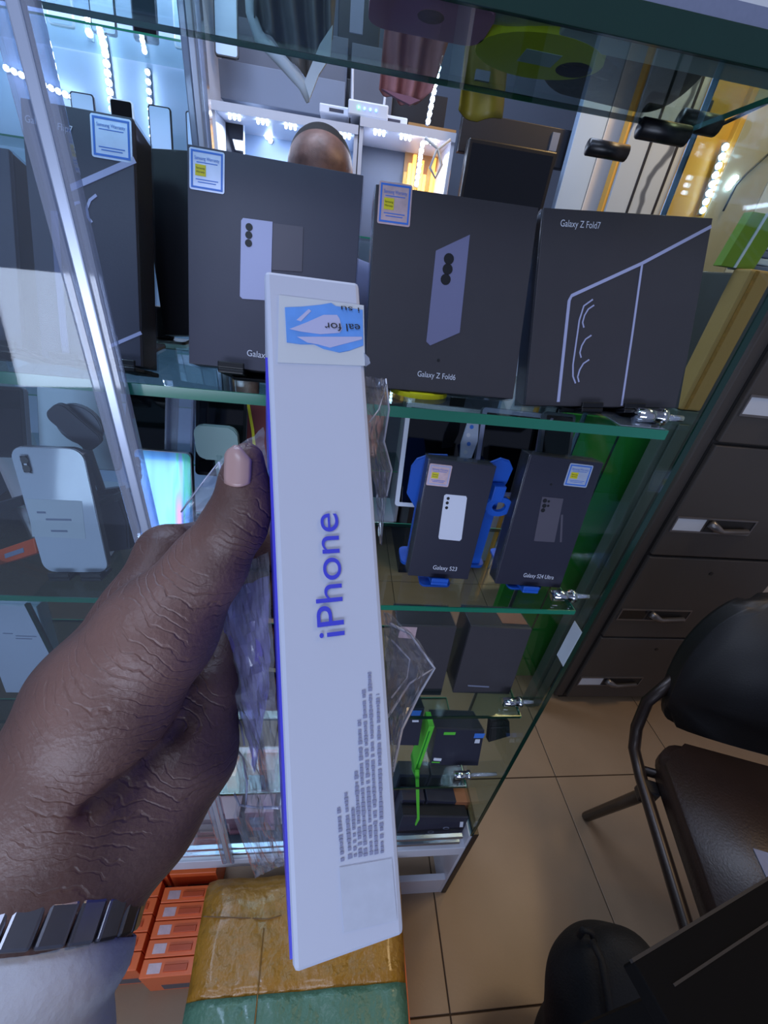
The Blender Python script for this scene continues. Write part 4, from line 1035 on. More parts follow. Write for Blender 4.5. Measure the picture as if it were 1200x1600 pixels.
# router
p = PY(575, 186, 1.66)
zt_ = PY(640, 204, YW).z + .012
t = thing('router', 'white router with a row of small lights on the wall showcase', 'router', T((p.x, 1.74, zr + .012)))
ang = Matrix.Rotation(.0, 4, 'Z')
zr2 = max(zr, PY(640, 204, YW).z) + .0125
B().box((p.x - .062, 1.70, zr2), (p.x + .062, 1.80, zr2 + .036), .004).build('housing', M['white_plastic'], t)
for k in range(4): B().ball((p.x - .03 + .018 * k, 1.699, zr2 + .019), .0035, 6).build('status_light', M['led_green' if k == 0 else 'led_blue'], t)
for s_ in (-1, 1): B().tube([(p.x + s_ * .05, 1.79, zr2 + .03), (p.x + s_ * .055, 1.8, zr2 + .13)], .004, 6).build('antenna', M['white_plastic'], t)
for i, (px, dx) in enumerate(((523, .05), (615, .045))):
    p = PY(px, 195, 1.7)
    t = thing('adapter_box', ('white box on the wall showcase left of the router', 'white box with cable on the wall showcase right of the router')[i], 'box', T((p.x, 1.74, zr2)))
    B().box((p.x - dx, 1.73, zr2), (p.x + dx, 1.82, zr2 + .022), .003).build('housing', M['white_plastic'], t)
    B().box((p.x - dx * .4, 1.7294, zr2 + .006), (p.x + dx * .5, 1.73, zr2 + .014)).build('front_slot', M['box_dark'], t)
t = thing('cable', 'white cable loop hanging beside the golden slats', 'cable', T(PY(680, 220, 1.5)))
B().tube([PY(664, 215, 1.5), PY(684, 232, 1.5), PY(690, 258, 1.5), PY(680, 278, 1.5), PY(672, 262, 1.5), PY(682, 235, 1.5), PY(704, 218, 1.5)], .004, 6).build('loop', M['cable'], t, True)
# golden slatted niche
a, b = PY(628, 300, 1.9), PY(716, 200, 1.9)
t = thing('slatted_niche', 'golden slatted niche with painted glow behind the cable loop', 'niche', T((a.x, 1.9, a.z)))
B().box((a.x, 1.93, a.z - .15), (b.x, 1.95, b.z)).build('back_board', M['wood'], t)
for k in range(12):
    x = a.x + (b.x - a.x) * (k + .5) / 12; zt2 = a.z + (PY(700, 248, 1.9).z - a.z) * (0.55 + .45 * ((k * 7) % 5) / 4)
    B().box((x - .007, 1.915, a.z - .14), (x + .007, 1.93, zt2), .002).build('slat', M['slat_glow' if k % 3 else 'gold'], t)
# black monitor
a, b = PY(712, 345, 1.6), PY(872, 238, 1.6)
t = thing('monitor', 'large black monitor behind the two right phone boxes', 'monitor', T((a.x, 1.6, 0.85)))
B().box((a.x, 1.6, a.z - .05), (b.x, 1.64, b.z), .004).build('housing', M['black_plastic'], t)
B().box((a.x + .012, 1.598, a.z - .03), (b.x - .012, 1.6, b.z - .012)).build('screen', M['black_gloss'], t)
B().box(((a.x + b.x) / 2 - .03, 1.62, .76), ((a.x + b.x) / 2 + .03, 1.635, a.z)).build('stand_post', M['black_plastic'], t)
B().box(((a.x + b.x) / 2 - .12, 1.56, .745), ((a.x + b.x) / 2 + .12, 1.70, .76)).build('stand_foot', M['black_plastic'], t)
t = thing('counter', 'low dark counter carrying the black monitor', 'counter', T((a.x, 1.5, 0)))
cl0 = PY(712, 215, YW).x + .012
B().box((cl0, 1.5, 0), (b.x + .02, 1.95, .715)).build('carcass', M['wall_dark'], t)
B().box((cl0 - .004, 1.49, .715), (b.x + .025, 1.96, .745), .004).build('worktop', M['wall_mid'], t)
t = panel('wall_board', 'dark brown board with metal clip above the black monitor', 'board', 715, 900, 205, 236, 1.66, .03, 'wall_dark')
p = PY(866, 222, 1.655); B().box((p.x - .012, 1.652, p.z - .022), (p.x + .012, 1.66, p.z + .022)).build('clip', M['alu'], t)
# pale column, wood batten, marble mirror panel, golden niche, beige board
def column(label, pxa, pxb, pyb, y, th, m, cat='panel', name='wall_panel', z0=0.0, z1=2.75):
    a, b = PY(pxa, pyb, y), PY(pxb, pyb, y)
    t = thing(name, label, cat, T((a.x, y, z0)))
    B().box((a.x, y, z0), (b.x, y + th, z1), .002).build('board', M[m], t)
    return t, a, b
column('pale blue white wall panel right of the black monitor', 868, 910, 320, 1.62, .03, 'pale_blue')
column('cream wall panel strip between pale panel and marble', 911, 940, 320, 1.62, .03, 'plaster')
column('thin golden wood batten beside the marble panel', 942, 948, 320, 1.56, .03, 'gold', 'batten', 'wood_batten')
t, a, b = column('pale marble panel with dark joints behind the outlined box', 949, 1038, 320, 1.55, .03, 'marble')
for k in (.38, .84):
    x = a.x + (b.x - a.x) * k; B().box((x - .004, 1.548, 0), (x + .004, 1.55, 2.75)).build('joint', M['wall_dark'], t)
t, a, b = column('golden lit niche panel right of the marble panel', 1042, 1098, 325, 1.52, .03, 'gold')
p = PY(1106, 172, 1.515); B().box((p.x - .006, 1.512, p.z - .02), (p.x + .006, 1.52, p.z + .02)).build('slot', M['wall_dark'], t)
column('bright golden edge of the niche panel', 1098, 1106, 325, 1.50, .03, 'gold', 'batten', 'wood_batten')
column('beige board right of the golden niche', 1106, 1180, 325, 1.50, .03, 'beige')
column('pale plaster board behind the lime folder', 1181, 1290, 325, 1.52, .03, 'plaster')
t = thing('cable', 'thin dark cable drooping across the beige board', 'cable', T(PY(1165, 260, 1.49)))
B().tube([PY(1230, 215, 1.49), PY(1190, 250, 1.49), PY(1166, 272, 1.49), PY(1150, 290, 1.49), PY(1130, 330, 1.49)], .003, 6).build('wire', M['wall_dark'], t, True)

# right: tan carton, lime folder, green board, filing cabinet
yk = .79; a = PY(1060, 640, yk); b = PY(1215, 426, yk); zlo = a.z; xrk = PY(1096, 640, yk).x
t = thing('steel_locker', 'low narrow grey green steel locker under the tan carton, seen through the end glass', 'locker', T((a.x, yk, 0)))
B().box((a.x, yk, 0.0), (xrk, .825, zlo - .001), .003).build('body', M['locker'], t)
B().box((a.x + .015, yk - .006, .03), (xrk - .012, yk, zlo - .03), .002).build('door', M['locker'], t)
t = thing('cardboard_carton', 'narrow plain tan cardboard carton standing on the low locker beside the filing cabinet', 'carton', T((a.x, yk, zlo)))
B().box((a.x + .002, yk, zlo), (xrk, .83, b.z), .004).build('body', M['tan_card'], t)
B().box((a.x + .012, yk - .001, zlo + .002), (a.x + .02, yk, b.z - .002)).build('tape', M['tape_brown'], t)
zc = b.z
p = PY(1160, 380, .83)
t = thing('folder', 'lime green folder with white rim standing on the tan carton', 'folder', T((p.x, .83, zc)))
f0 = PY(1122, 424, .83)
B().hexa([(f0.x, .83, zc + .001), (f0.x + .07, .83, zc + .001), (f0.x + .07, .85, zc + .001), (f0.x, .85, zc + .001), (f0.x + .012, .83, zc + .085), (f0.x + .082, .83, zc + .085), (f0.x + .082, .85, zc + .085), (f0.x + .012, .85, zc + .085)], .001).build('cover', M['lime'], t)
B().hexa([(f0.x + .026, .828, zc + .001), (f0.x + .031, .828, zc + .001), (f0.x + .031, .83, zc + .001), (f0.x + .026, .83, zc + .001), (f0.x + .038, .828, zc + .085), (f0.x + .043, .828, zc + .085), (f0.x + .043, .83, zc + .085), (f0.x + .038, .83, zc + .085)]).build('white_rim', M['white_plastic'], t)
p = PY(1190, 400, .93)
t = thing('paper_stack', 'grey crumpled paper stack behind the lime folder', 'paper', T((p.x, .93, zc)))
for k in range(4): B(T((p.x - .06, .865, zc + .001 + k * .012)) @ Matrix.Rotation(.1 * k, 4, 'Z')).box((-.05, -.012, 0), (.06, .012, .011), .002).build('sheet', M['paper' if k % 2 else 'print_grey'], t)
gx0 = PZ(800, 1055, 0.0); gx1 = PZ(838, 1056, 0.0)
yg = gx1.y; xg0 = PY(880, 665, yg).x; xg1 = PY(1028, 682, yg).x
t = thing('board', 'tall green folded board standing behind the glass end panel', 'board', T((xg0, yg, 0)))
zg = PY(950, 655, yg).z
B().prism([(xg0, .002), (xg1 - .012, .002), (xg1 - .006, zg * .5), (xg1, zg), (xg0, zg + .004)], yg, yg + .012).build('front_leaf', M['green_card'], t)
B().box((xg0 + (xg1 - xg0) * .58, yg - .002, .004), (xg0 + (xg1 - xg0) * .6, yg, zg - .01)).build('fold', M['edge_dark'], t)
B().box((xg0, yg + .013, .002), (xg1 - .02, yg + .025, zg)).build('rear_leaf', M['green_card'], t)
# filing cabinet
cy0 = 0.815; cx0 = PY(873, 1094, cy0).x; CW, CD, CH = .47, .60, 1.362
t = thing('filing_cabinet', 'grey brown steel filing cabinet with four drawers beside the showcase', 'cabinet', T((cx0, cy0, 0)))
B().box((cx0 - .022, cy0 + .004, .02), (cx0 + CW, cy0 + CD, CH), .004).build('body', M['cab'], t)
B().box((cx0 + .004, cy0 + .014, 0), (cx0 + CW - .004, cy0 + CD - .01, .02)).build('plinth', M['cab_dark'], t)
B().box((cx0 + .008, cy0 + .002, .024), (cx0 + CW - .008, cy0 + .005, CH - .012)).build('drawer_gap', M['cab_dark'], t)
zz = [H - 1.262, H - .936, H - .601, H - .267, H + .058]
hp = [(1155, 632), (1120, 822), (1036, 961), (961, 1064)]
for k in range(4):
    z0, z1 = zz[k] + .004, zz[k + 1] - .004
    dr = B().box((cx0 + .014, cy0 - .010, z0), (cx0 + CW - .014, cy0 + .004, z1), .003).build('drawer', M['cab'], t)
    zc_ = PY(*hp[3 - k], cy0 - .01).z
    xa = cx0 + .026; wd = .235
    fr = B()
    fr.box((xa - .004, cy0 - .013, zc_ - .024), (xa + wd, cy0 - .010, zc_ - .019)).box((xa - .004, cy0 - .013, zc_ + .019), (xa + wd, cy0 - .010, zc_ + .024))
    fr.box((xa - .004, cy0 - .013, zc_ - .019), (xa, cy0 - .010, zc_ + .019)).box((xa + wd - .004, cy0 - .013, zc_ - .019), (xa + wd, cy0 - .010, zc_ + .019))
    fr.build('handle_frame', M['handle'], dr)
    if k != 1: B().box((xa, cy0 - .0115, zc_ - .019), (xa + .085, cy0 - .010, zc_ + .019)).build('label_card', M['paper'], dr)
    else: B().box((xa, cy0 - .0115, zc_ - .019), (xa + .085, cy0 - .010, zc_ + .019)).build('label_slot', M['black_plastic'], dr)
    B().box((xa + .094, cy0 - .0112, zc_ - .017), (xa + wd - .004, cy0 - .010, zc_ + .017)).build('handle_recess', M['cab_dark'], dr)
    B().tube([(xa + .096, cy0 - .016, zc_ + .010), (xa + .118, cy0 - .022, zc_ - .002), (xa + .136, cy0 - .023, zc_ - .009), (xa + wd - .02, cy0 - .019, zc_ - .007)], [.012, .011, .007, .007], 8).build('pull', M['handle'], dr, True)
    B().tube([(cx0 + CW * .5, cy0 - .012, z1 - .05), (cx0 + CW * .5, cy0 - .010, z1 - .05)], .006, 10).build('lock', M['cab_dark'], dr)

# ------------------------------------------------------------------ right foreground: chair, desk, bag
bl = PZ(1006, 1142, H - .84); fw = Vector((-.30, -.954, 0)); rt = Vector((.954, -.30, 0))
CF = Matrix(((rt.x, -fw.x, 0, bl.x), (rt.y, -fw.y, 0, bl.y), (0, 0, 1, 0), (0, 0, 0, 1)))   # local x = across, y = towards the back
t = thing('chair', 'black padded visitor chair with dark tube frame in front of the filing cabinet', 'chair', CF)
zs = H - .85
bm = B(CF)
# seat pad (rounded)
B(CF).prism(rrect(.015, -.40, .445, -.015, .06, 6), zs - .03, zs + .025, axis='z', bev=.012).build('seat', M['chair_seat'], t, True)
# back pad: rounded outline leaning back
bf = CF @ T((0, .015, zs + .035)) @ Matrix.Rotation(-.16, 4, 'X')
out = [(.02, .03), (.05, .005), (.22, -.004), (.41, .005), (.435, .03), (.455, .18), (.44, .28), (.40, .345), (.33, .37), (.13, .37), (.06, .345), (.02, .28), (.002, .18)]
for _ in range(2):
    out = [q for (x0_, z0_), (x1_, z1_) in zip(out, out[1:] + out[:1]) for q in ((x0_ * .75 + x1_ * .25, z0_ * .75 + z1_ * .25), (x0_ * .25 + x1_ * .75, z0_ * .25 + z1_ * .75))]
B(bf).prism(out, -.012, .030, bev=.012).build('backrest', M['chair_black'], t, True)
for s_, x in ((0, -.008), (1, .468)):
    B(CF).tube([(x + (.03 if s_ == 0 else -.03), .05, zs + .15), (x, .034, zs + .07), (x, .012, zs + .0), (x, -.02, zs - .035), (x, -.08, zs - .042), (x, -.33, zs - .040), (x, -.40, zs - .06), (x, -.42, zs - .20), (x, -.43, .015)], .0125, 10).build('side_tube', M['tube'], t, True)
A_ = PZ(1008, 1240, H - .91); Ft = PZ(916, 1276, 0.008)
i4 = CF.inverted(); la, lf = i4 @ A_, i4 @ Ft
lg = B(CF).tube([(la.x, la.y, zs - .05), (la.x, la.y, la.z), (lf.x, lf.y, lf.z)], [.012, .012, .012], 10).build('leg', M['tube'], t, True)
B(CF).box((la.x - .014, la.y - .014, la.z - .016), (la.x + .016, la.y + .016, zs - .03), .004).build('joint', M['black_plastic'], lg)
lg = B(CF).tube([(.468, la.y, zs - .05), (.47, la.y, la.z), (.47, lf.y, lf.z)], .012, 10).build('leg', M['tube'], t, True)
B(CF).tube([(-.008, -.06, zs - .045), (.468, -.06, zs - .045)], .010, 8).build('cross_tube', M['tube'], t, True)
B(CF).tube([(-.008, -.34, zs - .045), (.468, -.34, zs - .045)], .010, 8).build('cross_tube', M['tube'], t, True)
p = PZ(1195, 1345, zs + .027)
t = thing('paper', 'grey sheet of paper lying on the chair seat', 'paper', T(p))
B(T(p) @ Matrix.Rotation(-.3, 4, 'Z')).box((-.012, -.05, 0), (.10, .015, .0012)).build('sheet', M['print_grey'], t)
# desk: two stepped dark boards
zd = H - .42
d0, d1 = PZ(1018, 1482, zd), PZ(1190, 1378, zd)
dv_ = (d1 - d0); dv_.z = 0; dv_.normalize(); nv_ = Vector((dv_.y, -dv_.x, 0))
DF = Matrix(((dv_.x, -nv_.x, 0, d0.x), (dv_.y, -nv_.y, 0, d0.y), (0, 0, 1, 0), (0, 0, 0, 1)))   # local -y towards the viewer
t = thing('desk', 'small dark side desk with pale edges at the lower right', 'desk', DF)
B(DF).box((-.02, -.30, zd - .018), (.25, 0, zd), .0015).build('desktop', M['desk'], t)
B(DF).box((-.02, -.0012, zd - .004), (.25, .0008, zd + .0004)).build('pale_edge', M['desk_edge'], t)  # paler strip along the far edge of the desktop
e0 = DF.inverted() @ PZ(1058, 1536, zd)
B(DF).box((.0, e0.y - .0008, zd), (.25, e0.y + .0008, zd + .0006)).build('pale_groove', M['desk_edge'], t)
B(DF).box((.0, -.28, .0), (.018, -.02, zd - .018)).build('side_panel', M['desk'], t)
B(DF).box((.225, -.29, .0), (.245, -.27, zd - .018)).build('leg', M['desk'], t)
# bag: soft black backpack on the floor
pb = PZ(948, 1640, 0.12)
ctr = Vector((.60, .10, 0))
def bp(x, y, z): return tuple(ctr + Vector((x, y, z)))
b_l = PZ(900, 1625, .25); b_t1 = PZ(930, 1512, .34); b_t2 = PZ(985, 1508, .36); b_r = PZ(1008, 1590, .30)
prm = [('+', tuple(PZ(905, 1545, .29)), tuple(PZ(985, 1540, .31)), .05, .05, .04), ('+', tuple(b_t1), tuple(b_t2), .034, .042, .03), ('+', tuple(b_l + Vector((.02, 0, -.02))), tuple(b_r), .06, .065, .05),
       ('+', (b_l.x + .06, b_l.y - .03, .10), (b_r.x - .02, b_r.y - .03, .10), .09, .06, .06), ('+', tuple((b_t1 + b_t2) / 2 + Vector((0, 0, -.05))), (b_l.x + .09, b_l.y - .01, .14), .06, .085, .05),
       ('+', tuple(PZ(915, 1478, .36)), tuple(PZ(925, 1500, .355)), .012, .016, .014), ('+', tuple(PZ(955, 1478, .37)), tuple(PZ(990, 1498, .36)), .018, .02, .02)]
P_ = np.array([q[1] for q in prm] + [q[2] for q in prm]); lo = P_.min(0) - .14; hi = P_.max(0) + .14; lo[2] = 0.002
t = thing('backpack', 'black fabric backpack slumped on the tile floor', 'bag', T((b_l.x + .1, b_l.y, 0)))
link_mesh('body', sdf_mesh(prm, lo, hi, .006), M['fabric_black'], t, True, True)
B().tube([PZ(925, 1470, .405), PZ(940, 1500, .41), PZ(950, 1560, .39), PZ(955, 1620, .36)], .006, 8).build('strap', M['fabric_black'], t, True)
B().tube([PZ(905, 1462, .38), PZ(912, 1452, .40), PZ(924, 1456, .40), PZ(928, 1470, .385)], .005, 8).build('grab_loop', M['fabric_black'], t, True)

# ------------------------------------------------------------------ left foreground: taped carton, orange boxes
zk = H - 1.0
ta, tb_, tc_, td = PZ(325, 1362, zk), PZ(625, 1352, zk), PZ(640, 1600, zk), PZ(282, 1600, zk)
t = thing('taped_carton', 'carton wrapped in amber and green packing tape on the floor before the showcase', 'carton', T((ta.x, td.y, 0)))
y1 = min(ta.y, tb_.y, .284); y0 = min(tc_.y, td.y) - .05
fx = lambda pl, pr, y: None
def xat(pa, pb_, y): k = (y - pa.y) / (pb_.y - pa.y); return pa.x + (pb_.x - pa.x) * k
xl1, xl0 = xat(ta, td, y1), xat(ta, td, y0); xr1, xr0 = xat(tb_, tc_, y1), xat(tb_, tc_, y0)
# rounded, dented top built as one body
def carton_body(ya, yb, m, name, lift=0.0):
    b = B(); n1, n2 = 20, 10; bm = b.bm; rng = random.Random(3)
    grid = []
    for j in range(n2 + 1):
        y = ya + (yb - ya) * j / n2; xa, xb = xat(Vector((xl0, y0, 0)), Vector((xl1, y1, 0)), y), xat(Vector((xr0, y0, 0)), Vector((xr1, y1, 0)), y)
        row_ = []
        for i in range(n1 + 1):
            u = i / n1; x = xa + (xb - xa) * u
            drop = .014 * (max(0, .08 - u) / .08) ** 2 + .012 * (max(0, u - .94) / .06) ** 2 + .02 * (max(0, (y - (y1 - .03)) / .03)) ** 2
            wob = .0022 * math.sin(23 * u + 40 * y) + .002 * math.sin(61 * u - 90 * y) + .0012 * math.sin(140 * u + 30 * y)
            row_.append(bm.verts.new((x, y, zk - drop + wob + lift)))
        grid.append(row_)
    for j in range(n2):
        for i in range(n1): bm.faces.new((grid[j][i], grid[j][i + 1], grid[j + 1][i + 1], grid[j + 1][i]))
    lowr = [[bm.verts.new((v.co.x, v.co.y, .001)) for v in r] for r in (grid[0], grid[-1])]
    for r, l in ((grid[0], lowr[0]), (grid[-1], lowr[1])):
        for i in range(n1): bm.faces.new((r[i], r[i + 1], l[i + 1], l[i]))
    sl = [bm.verts.new((g[0].co.x, g[0].co.y, .001)) if 0 < j < n2 else (lowr[0][0] if j == 0 else lowr[1][0]) for j, g in enumerate(grid)]
    sr = [bm.verts.new((g[-1].co.x, g[-1].co.y, .001)) if 0 < j < n2 else (lowr[0][-1] if j == 0 else lowr[1][-1]) for j, g in enumerate(grid)]
    for j in range(n2):
        bm.faces.new((grid[j][0], grid[j + 1][0], sl[j + 1], sl[j])); bm.faces.new((grid[j][-1], grid[j + 1][-1], sr[j + 1], sr[j]))
    return b.build(name, M[m], t, True)
ysp = PZ(450, 1552, zk).y
carton_body(ysp, y1, 'tape_brown', 'amber_taped_body')
carton_body(y0, ysp + .001, 'tape_green', 'green_taped_body', .001)
B().tube([PZ(412, 1450, zk + .002), PZ(405, 1530, zk + .0025), PZ(398, 1600, zk + .003)], .0011, 6).build('tape_seam', M['tape_gap'], t)
B().tube([PZ(318, 1432, zk + .002), PZ(420, 1436, zk + .002), PZ(440, 1430, zk + .002)], .0010, 6).build('tape_seam', M['tape_gap'], t)
B().box((xr0 + .002, y0 + .01, .01), (xr0 + .006, y1 - .02, zk - .02)).build('tape_flap', M['orange'], t)
# orange boxes: two columns of five and a row behind
def orange_box(x, y, wx, wy, z0, zh, label, first=[None]):
    t = thing('orange_box', label, 'box', T((x, y, z0)), 'orange boxes stacked on the floor')
    f = T((x, y, z0))
    B(f).box((0, 0, 0), (wx, wy, zh), .0012).build('carton', M['orange'], t)
    B(f).box((wx * .42, wy * .25, zh), (wx * .86, wy * .62, zh + .003), .0008).build('embossed_tab', M['orange2'], t)
    B(f).box((wx * .42, wy * .62, zh), (wx * .86, wy * .70, zh + .0015)).build('tab_step', M['orange'], t)
    B(f).box((wx * .12, wy * .2, zh), (wx * .36, wy * .75, zh + .0004)).build('foil_label', M['foil_pink'], t)
    B(f).box((wx * .3, -.0005, zh * .1), (wx, 0, zh * .42)).build('front_label', M['orange_label'], t)
    return t
zo = H - 1.18
ordn = ['nearest', 'second nearest', 'middle', 'fourth', 'farthest']
a, b = PZ(216, 1530, zo), PZ(318, 1500, zo); a2 = PZ(248, 1386, zo)
wx = .098; wy = (a2.y - a.y) / 5
# plinth stack of boxes below, so the visible boxes rest on them
for k in range(5):
    orange_box(a.x, a.y + wy * k, wx, wy - .0012, 0.0005, zo, 'orange box touching the taped carton, %s to the viewer in its column' % ordn[k])
for k in range(5):
    orange_box(a.x - wx - .008, a.y + .012 + wy * k, wx - .002, wy - .0012, 0.0005, zo - .004, 'orange box in the column under the sleeve, %s to the viewer' % ordn[k])
for k in range(2):
    orange_box(a.x - wx - .004 + (wx + .006) * k, YF + .028, wx, .05, 0.0005, zo + .004, ('orange box in the gap under the showcase, at the hand', 'orange box in the gap under the showcase, at the taped carton')[k])

# ------------------------------------------------------------------ the man behind the showcase
hc = PY(500, 287, 1.42)        # head centre
x, y, z = hc
def q_(dx, dy, dz): return (x + dx, y + dy, z + dz)
hip = z - .70
prm = [('+', q_(0, .01, .03), q_(0, .0, -.03), .088, .078, .03), ('+', q_(0, -.035, -.05), q_(0, -.03, -.09), .05, .04, .03), ('+', q_(0, -.088, -.02), q_(0, -.10, -.045), .011, .015, .012),
       ('+', q_(-.086, .01, -.03), q_(-.086, .012, -.055), .016, .012, .008), ('+', q_(.086, .01, -.03), q_(.086, .012, -.055), .016, .012, .008), ('+', q_(-.02, -.085, -.078), q_(.02, -.085, -.078), .008, .008, .006),
       ('+', q_(0, .02, -.08), q_(0, .03, -.19), .055, .06, .03), ('+', q_(-.16, .03, -.25), q_(.16, .03, -.25), .07, .07, .05), ('+', q_(0, .02, -.30), q_(0, .02, -.62), .14, .13, .08),
       ('+', q_(-.19, .03, -.26), q_(-.235, .03, -.52), .055, .045, .03), ('+', q_(.19, .03, -.26), q_(.235, .03, -.52), .055, .045, .03), ('+', q_(-.235, .03, -.52), q_(-.20, -.16, -.62), .043, .03, .02), ('+', q_(.235, .03, -.52), q_(.20, -.16, -.62), .043, .03, .02)]
for s_ in (-1, 1):
    prm.append(('+', q_(s_ * .09, .02, -.70), (x + s_ * .10, y + .02, .47), .10, .065, .05)); prm.append(('+', (x + s_ * .10, y + .02, .47), (x + s_ * .105, y + .04, .06), .065, .042, .03)); prm.append(('+', (x + s_ * .105, y + .04, .045), (x + s_ * .115, y - .13, .035), .042, .034, .02))
    prm.append(('+', q_(s_ * .20, -.16, -.62), q_(s_ * .185, -.24, -.645), .03, .03, .015))
    for f_ in range(4): prm.append(('+', q_(s_ * (.205 - .016 * f_), -.245, -.645), q_(s_ * (.20 - .017 * f_), -.315 + .008 * abs(f_ - 1.4), -.665), .0095, .0075, .004))
    prm.append(('+', q_(s_ * .16, -.2, -.64), q_(s_ * .135, -.255, -.655), .012, .009, .006))
P_ = np.array([q[1] for q in prm] + [q[2] for q in prm]); lo = P_.min(0) - .17; hi = P_.max(0) + .17; lo[2] = 0
man = thing('person', 'person with shaved head standing behind the showcase, mostly hidden by boxes', 'person', T((x, y, 0)))
body = link_mesh('body', sdf_mesh(prm, lo, hi, .0065), M['skin'], man, True, True)
prs = [('+', q_(-.16, .03, -.25), q_(.16, .03, -.25), .078, .078, .05), ('+', q_(0, .02, -.30), q_(0, .02, -.64), .15, .142, .08), ('+', q_(-.19, .03, -.26), q_(-.225, .03, -.44), .064, .060, .03), ('+', q_(.19, .03, -.26), q_(.225, .03, -.44), .064, .060, .03), ('-', q_(0, .01, -.16), q_(0, .0, -.12), .075, .09, .01)]
link_mesh('shirt', sdf_mesh(prs, lo, hi, .008), M['shirt'], man, True, True)
prs = [('+', q_(-.03, .02, -.66), q_(.03, .02, -.66), .14, .14, .08)]
for s_ in (-1, 1): prs += [('+', q_(s_ * .09, .02, -.70), (x + s_ * .10, y + .02, .47), .112, .078, .05), ('+', (x + s_ * .10, y + .02, .47), (x + s_ * .105, y + .04, .10), .078, .062, .03)]
link_mesh('trousers', sdf_mesh(prs, lo, hi, .008), M['trousers'], man, True, True)
prs = [('+', q_(0, .022, .042), q_(0, .02, -.01), .086, .084, .03), ('-', q_(0, -.12, -.06), q_(0, -.10, -.02), .10, .085, .02)]
link_mesh('hair', sdf_mesh(prs, np.array(q_(-.15, -.15, -.15)), np.array(q_(.15, .15, .17)), .006), M['hair'], man, True, True)
for s_ in (-1, 1):
    e = B().ball(q_(s_ * .032, -.078, -.005), .011, 10).build('eye', M['eye'], man, True)
    B().ball(q_(s_ * .032, -.0872, -.005), .005, 8).build('iris', M['print_black'], e, True)

# ------------------------------------------------------------------ held box
tl, tr, br, blc = PC(416, 425, .1033), PC(565, 437, .1088), PC(631, 1469, .0909), PC(455, 1520, .0854)
ux = ((tr - tl) + (br - blc)).normalized(); uz = (tl - blc) + (tr - br); uz = (uz - ux * uz.dot(ux)).normalized()
hw = ((tr - tl).length + (br - blc).length) / 2; hh = ((tl - blc).length + (tr - br).length) / 2
HYAW = 4.0
HC = (tl + tr + br + blc) / 4
# turn a little about its long axis so that its violet side shows as a thin strip
rot = Matrix.Rotation(math.radians(HYAW), 3, uz)
ux = rot @ ux; uy = uz.cross(ux)
class Held: pass
hd = Card.__new__(Card); hd.w, hd.h = hw, hh; o_ = HC - ux * hw / 2 - uz * hh / 2
hd.fr = Matrix(((ux.x, uy.x, uz.x, o_.x), (ux.y, uy.y, uz.y, o_.y), (ux.z, uy.z, uz.z, o_.z), (0, 0, 0, 1))); hd.inv = hd.fr.inverted(); hd.o = o_; hd.n = uy
t = thing('phone_box', 'slim white phone box held upright in the hand, blue lettering on its spine', 'box', hd.fr)
HD = .068
B(hd.fr).box((0, 0, 0), (hw, HD, hh), .0012).build('carton', M['iphone_white'], t)
B(hd.fr).box((-.0006, .0022, .0015), (.0, HD - .0015, hh * .86)).build('violet_side', M['iphone_blue'], t)
text_mesh('iPhone', hd.fr @ T((hd.uv(538, 992)[0], -.0002, hd.uv(538, 992)[1])), abs(hd.uv(538, 990)[0] - hd.uv(494, 990)[0]) * .98, math.hypot(hd.uv(538, 992)[0] - hd.uv(528, 802)[0], hd.uv(538, 992)[1] - hd.uv(528, 802)[1]), m=M['print_blue'], parent=t, name='blue_lettering', ang=PI / 2)
# clear seal label with blue picture
lab = B(hd.fr).prism([hd.uv(436, 462), hd.uv(568, 478), hd.uv(570, 572), hd.uv(434, 567)], -.0003, 0).build('seal_label', M['iphone_white'], t)
lab.data.materials[0] = M['sticker']
M['picture_blue'] = mat('picture_blue', (92, 148, 224), 0.5, var=0.25, scale=160)
pic = B(hd.fr).prism([hd.uv(*p) for p in ((445, 482), (470, 481), (500, 478), (517, 475), (524, 480), (566, 486), (567, 541), (545, 549), (530, 552), (505, 546), (490, 539), (470, 539), (448, 536))], -.0005, -.0003).build('blue_picture', M['picture_blue'], lab)
wp = B(hd.fr)
for pts in (((463, 502), (482, 485), (486, 488), (470, 504)), ((452, 516), (478, 506), (505, 494), (526, 494), (530, 500), (534, 516), (530, 522), (500, 524), (470, 520)), ((464, 528), (490, 528), (565, 528), (565, 532), (530, 541), (515, 545), (497, 540), (480, 537))):
    wp.prism([hd.uv(*p) for p in pts], -.0006, -.0005)
wp.build('pale_shapes', M['print_lilac'], lab)
for body_, p0_, p1_, hp_ in (('eal for', (561, 510), (506, 507), 12), ('i su', (560, 484), (532, 481), 9)):
    a, b = hd.uv(*p0_), hd.uv(*p1_)
    text_mesh(body_, hd.fr @ T((a[0], -.0006, a[1])), hp_ * .00018, math.hypot(b[0] - a[0], b[1] - a[1]), m=M['print_black'], parent=lab, name='label_lettering', ang=math.atan2(b[1] - a[1], b[0] - a[0]))
B(hd.fr).prism([hd.uv(*p) for p in ((568, 552), (576, 560), (578, 569), (571, 573))], -.0004, .0).build('label_corner', M['acrylic'], t)
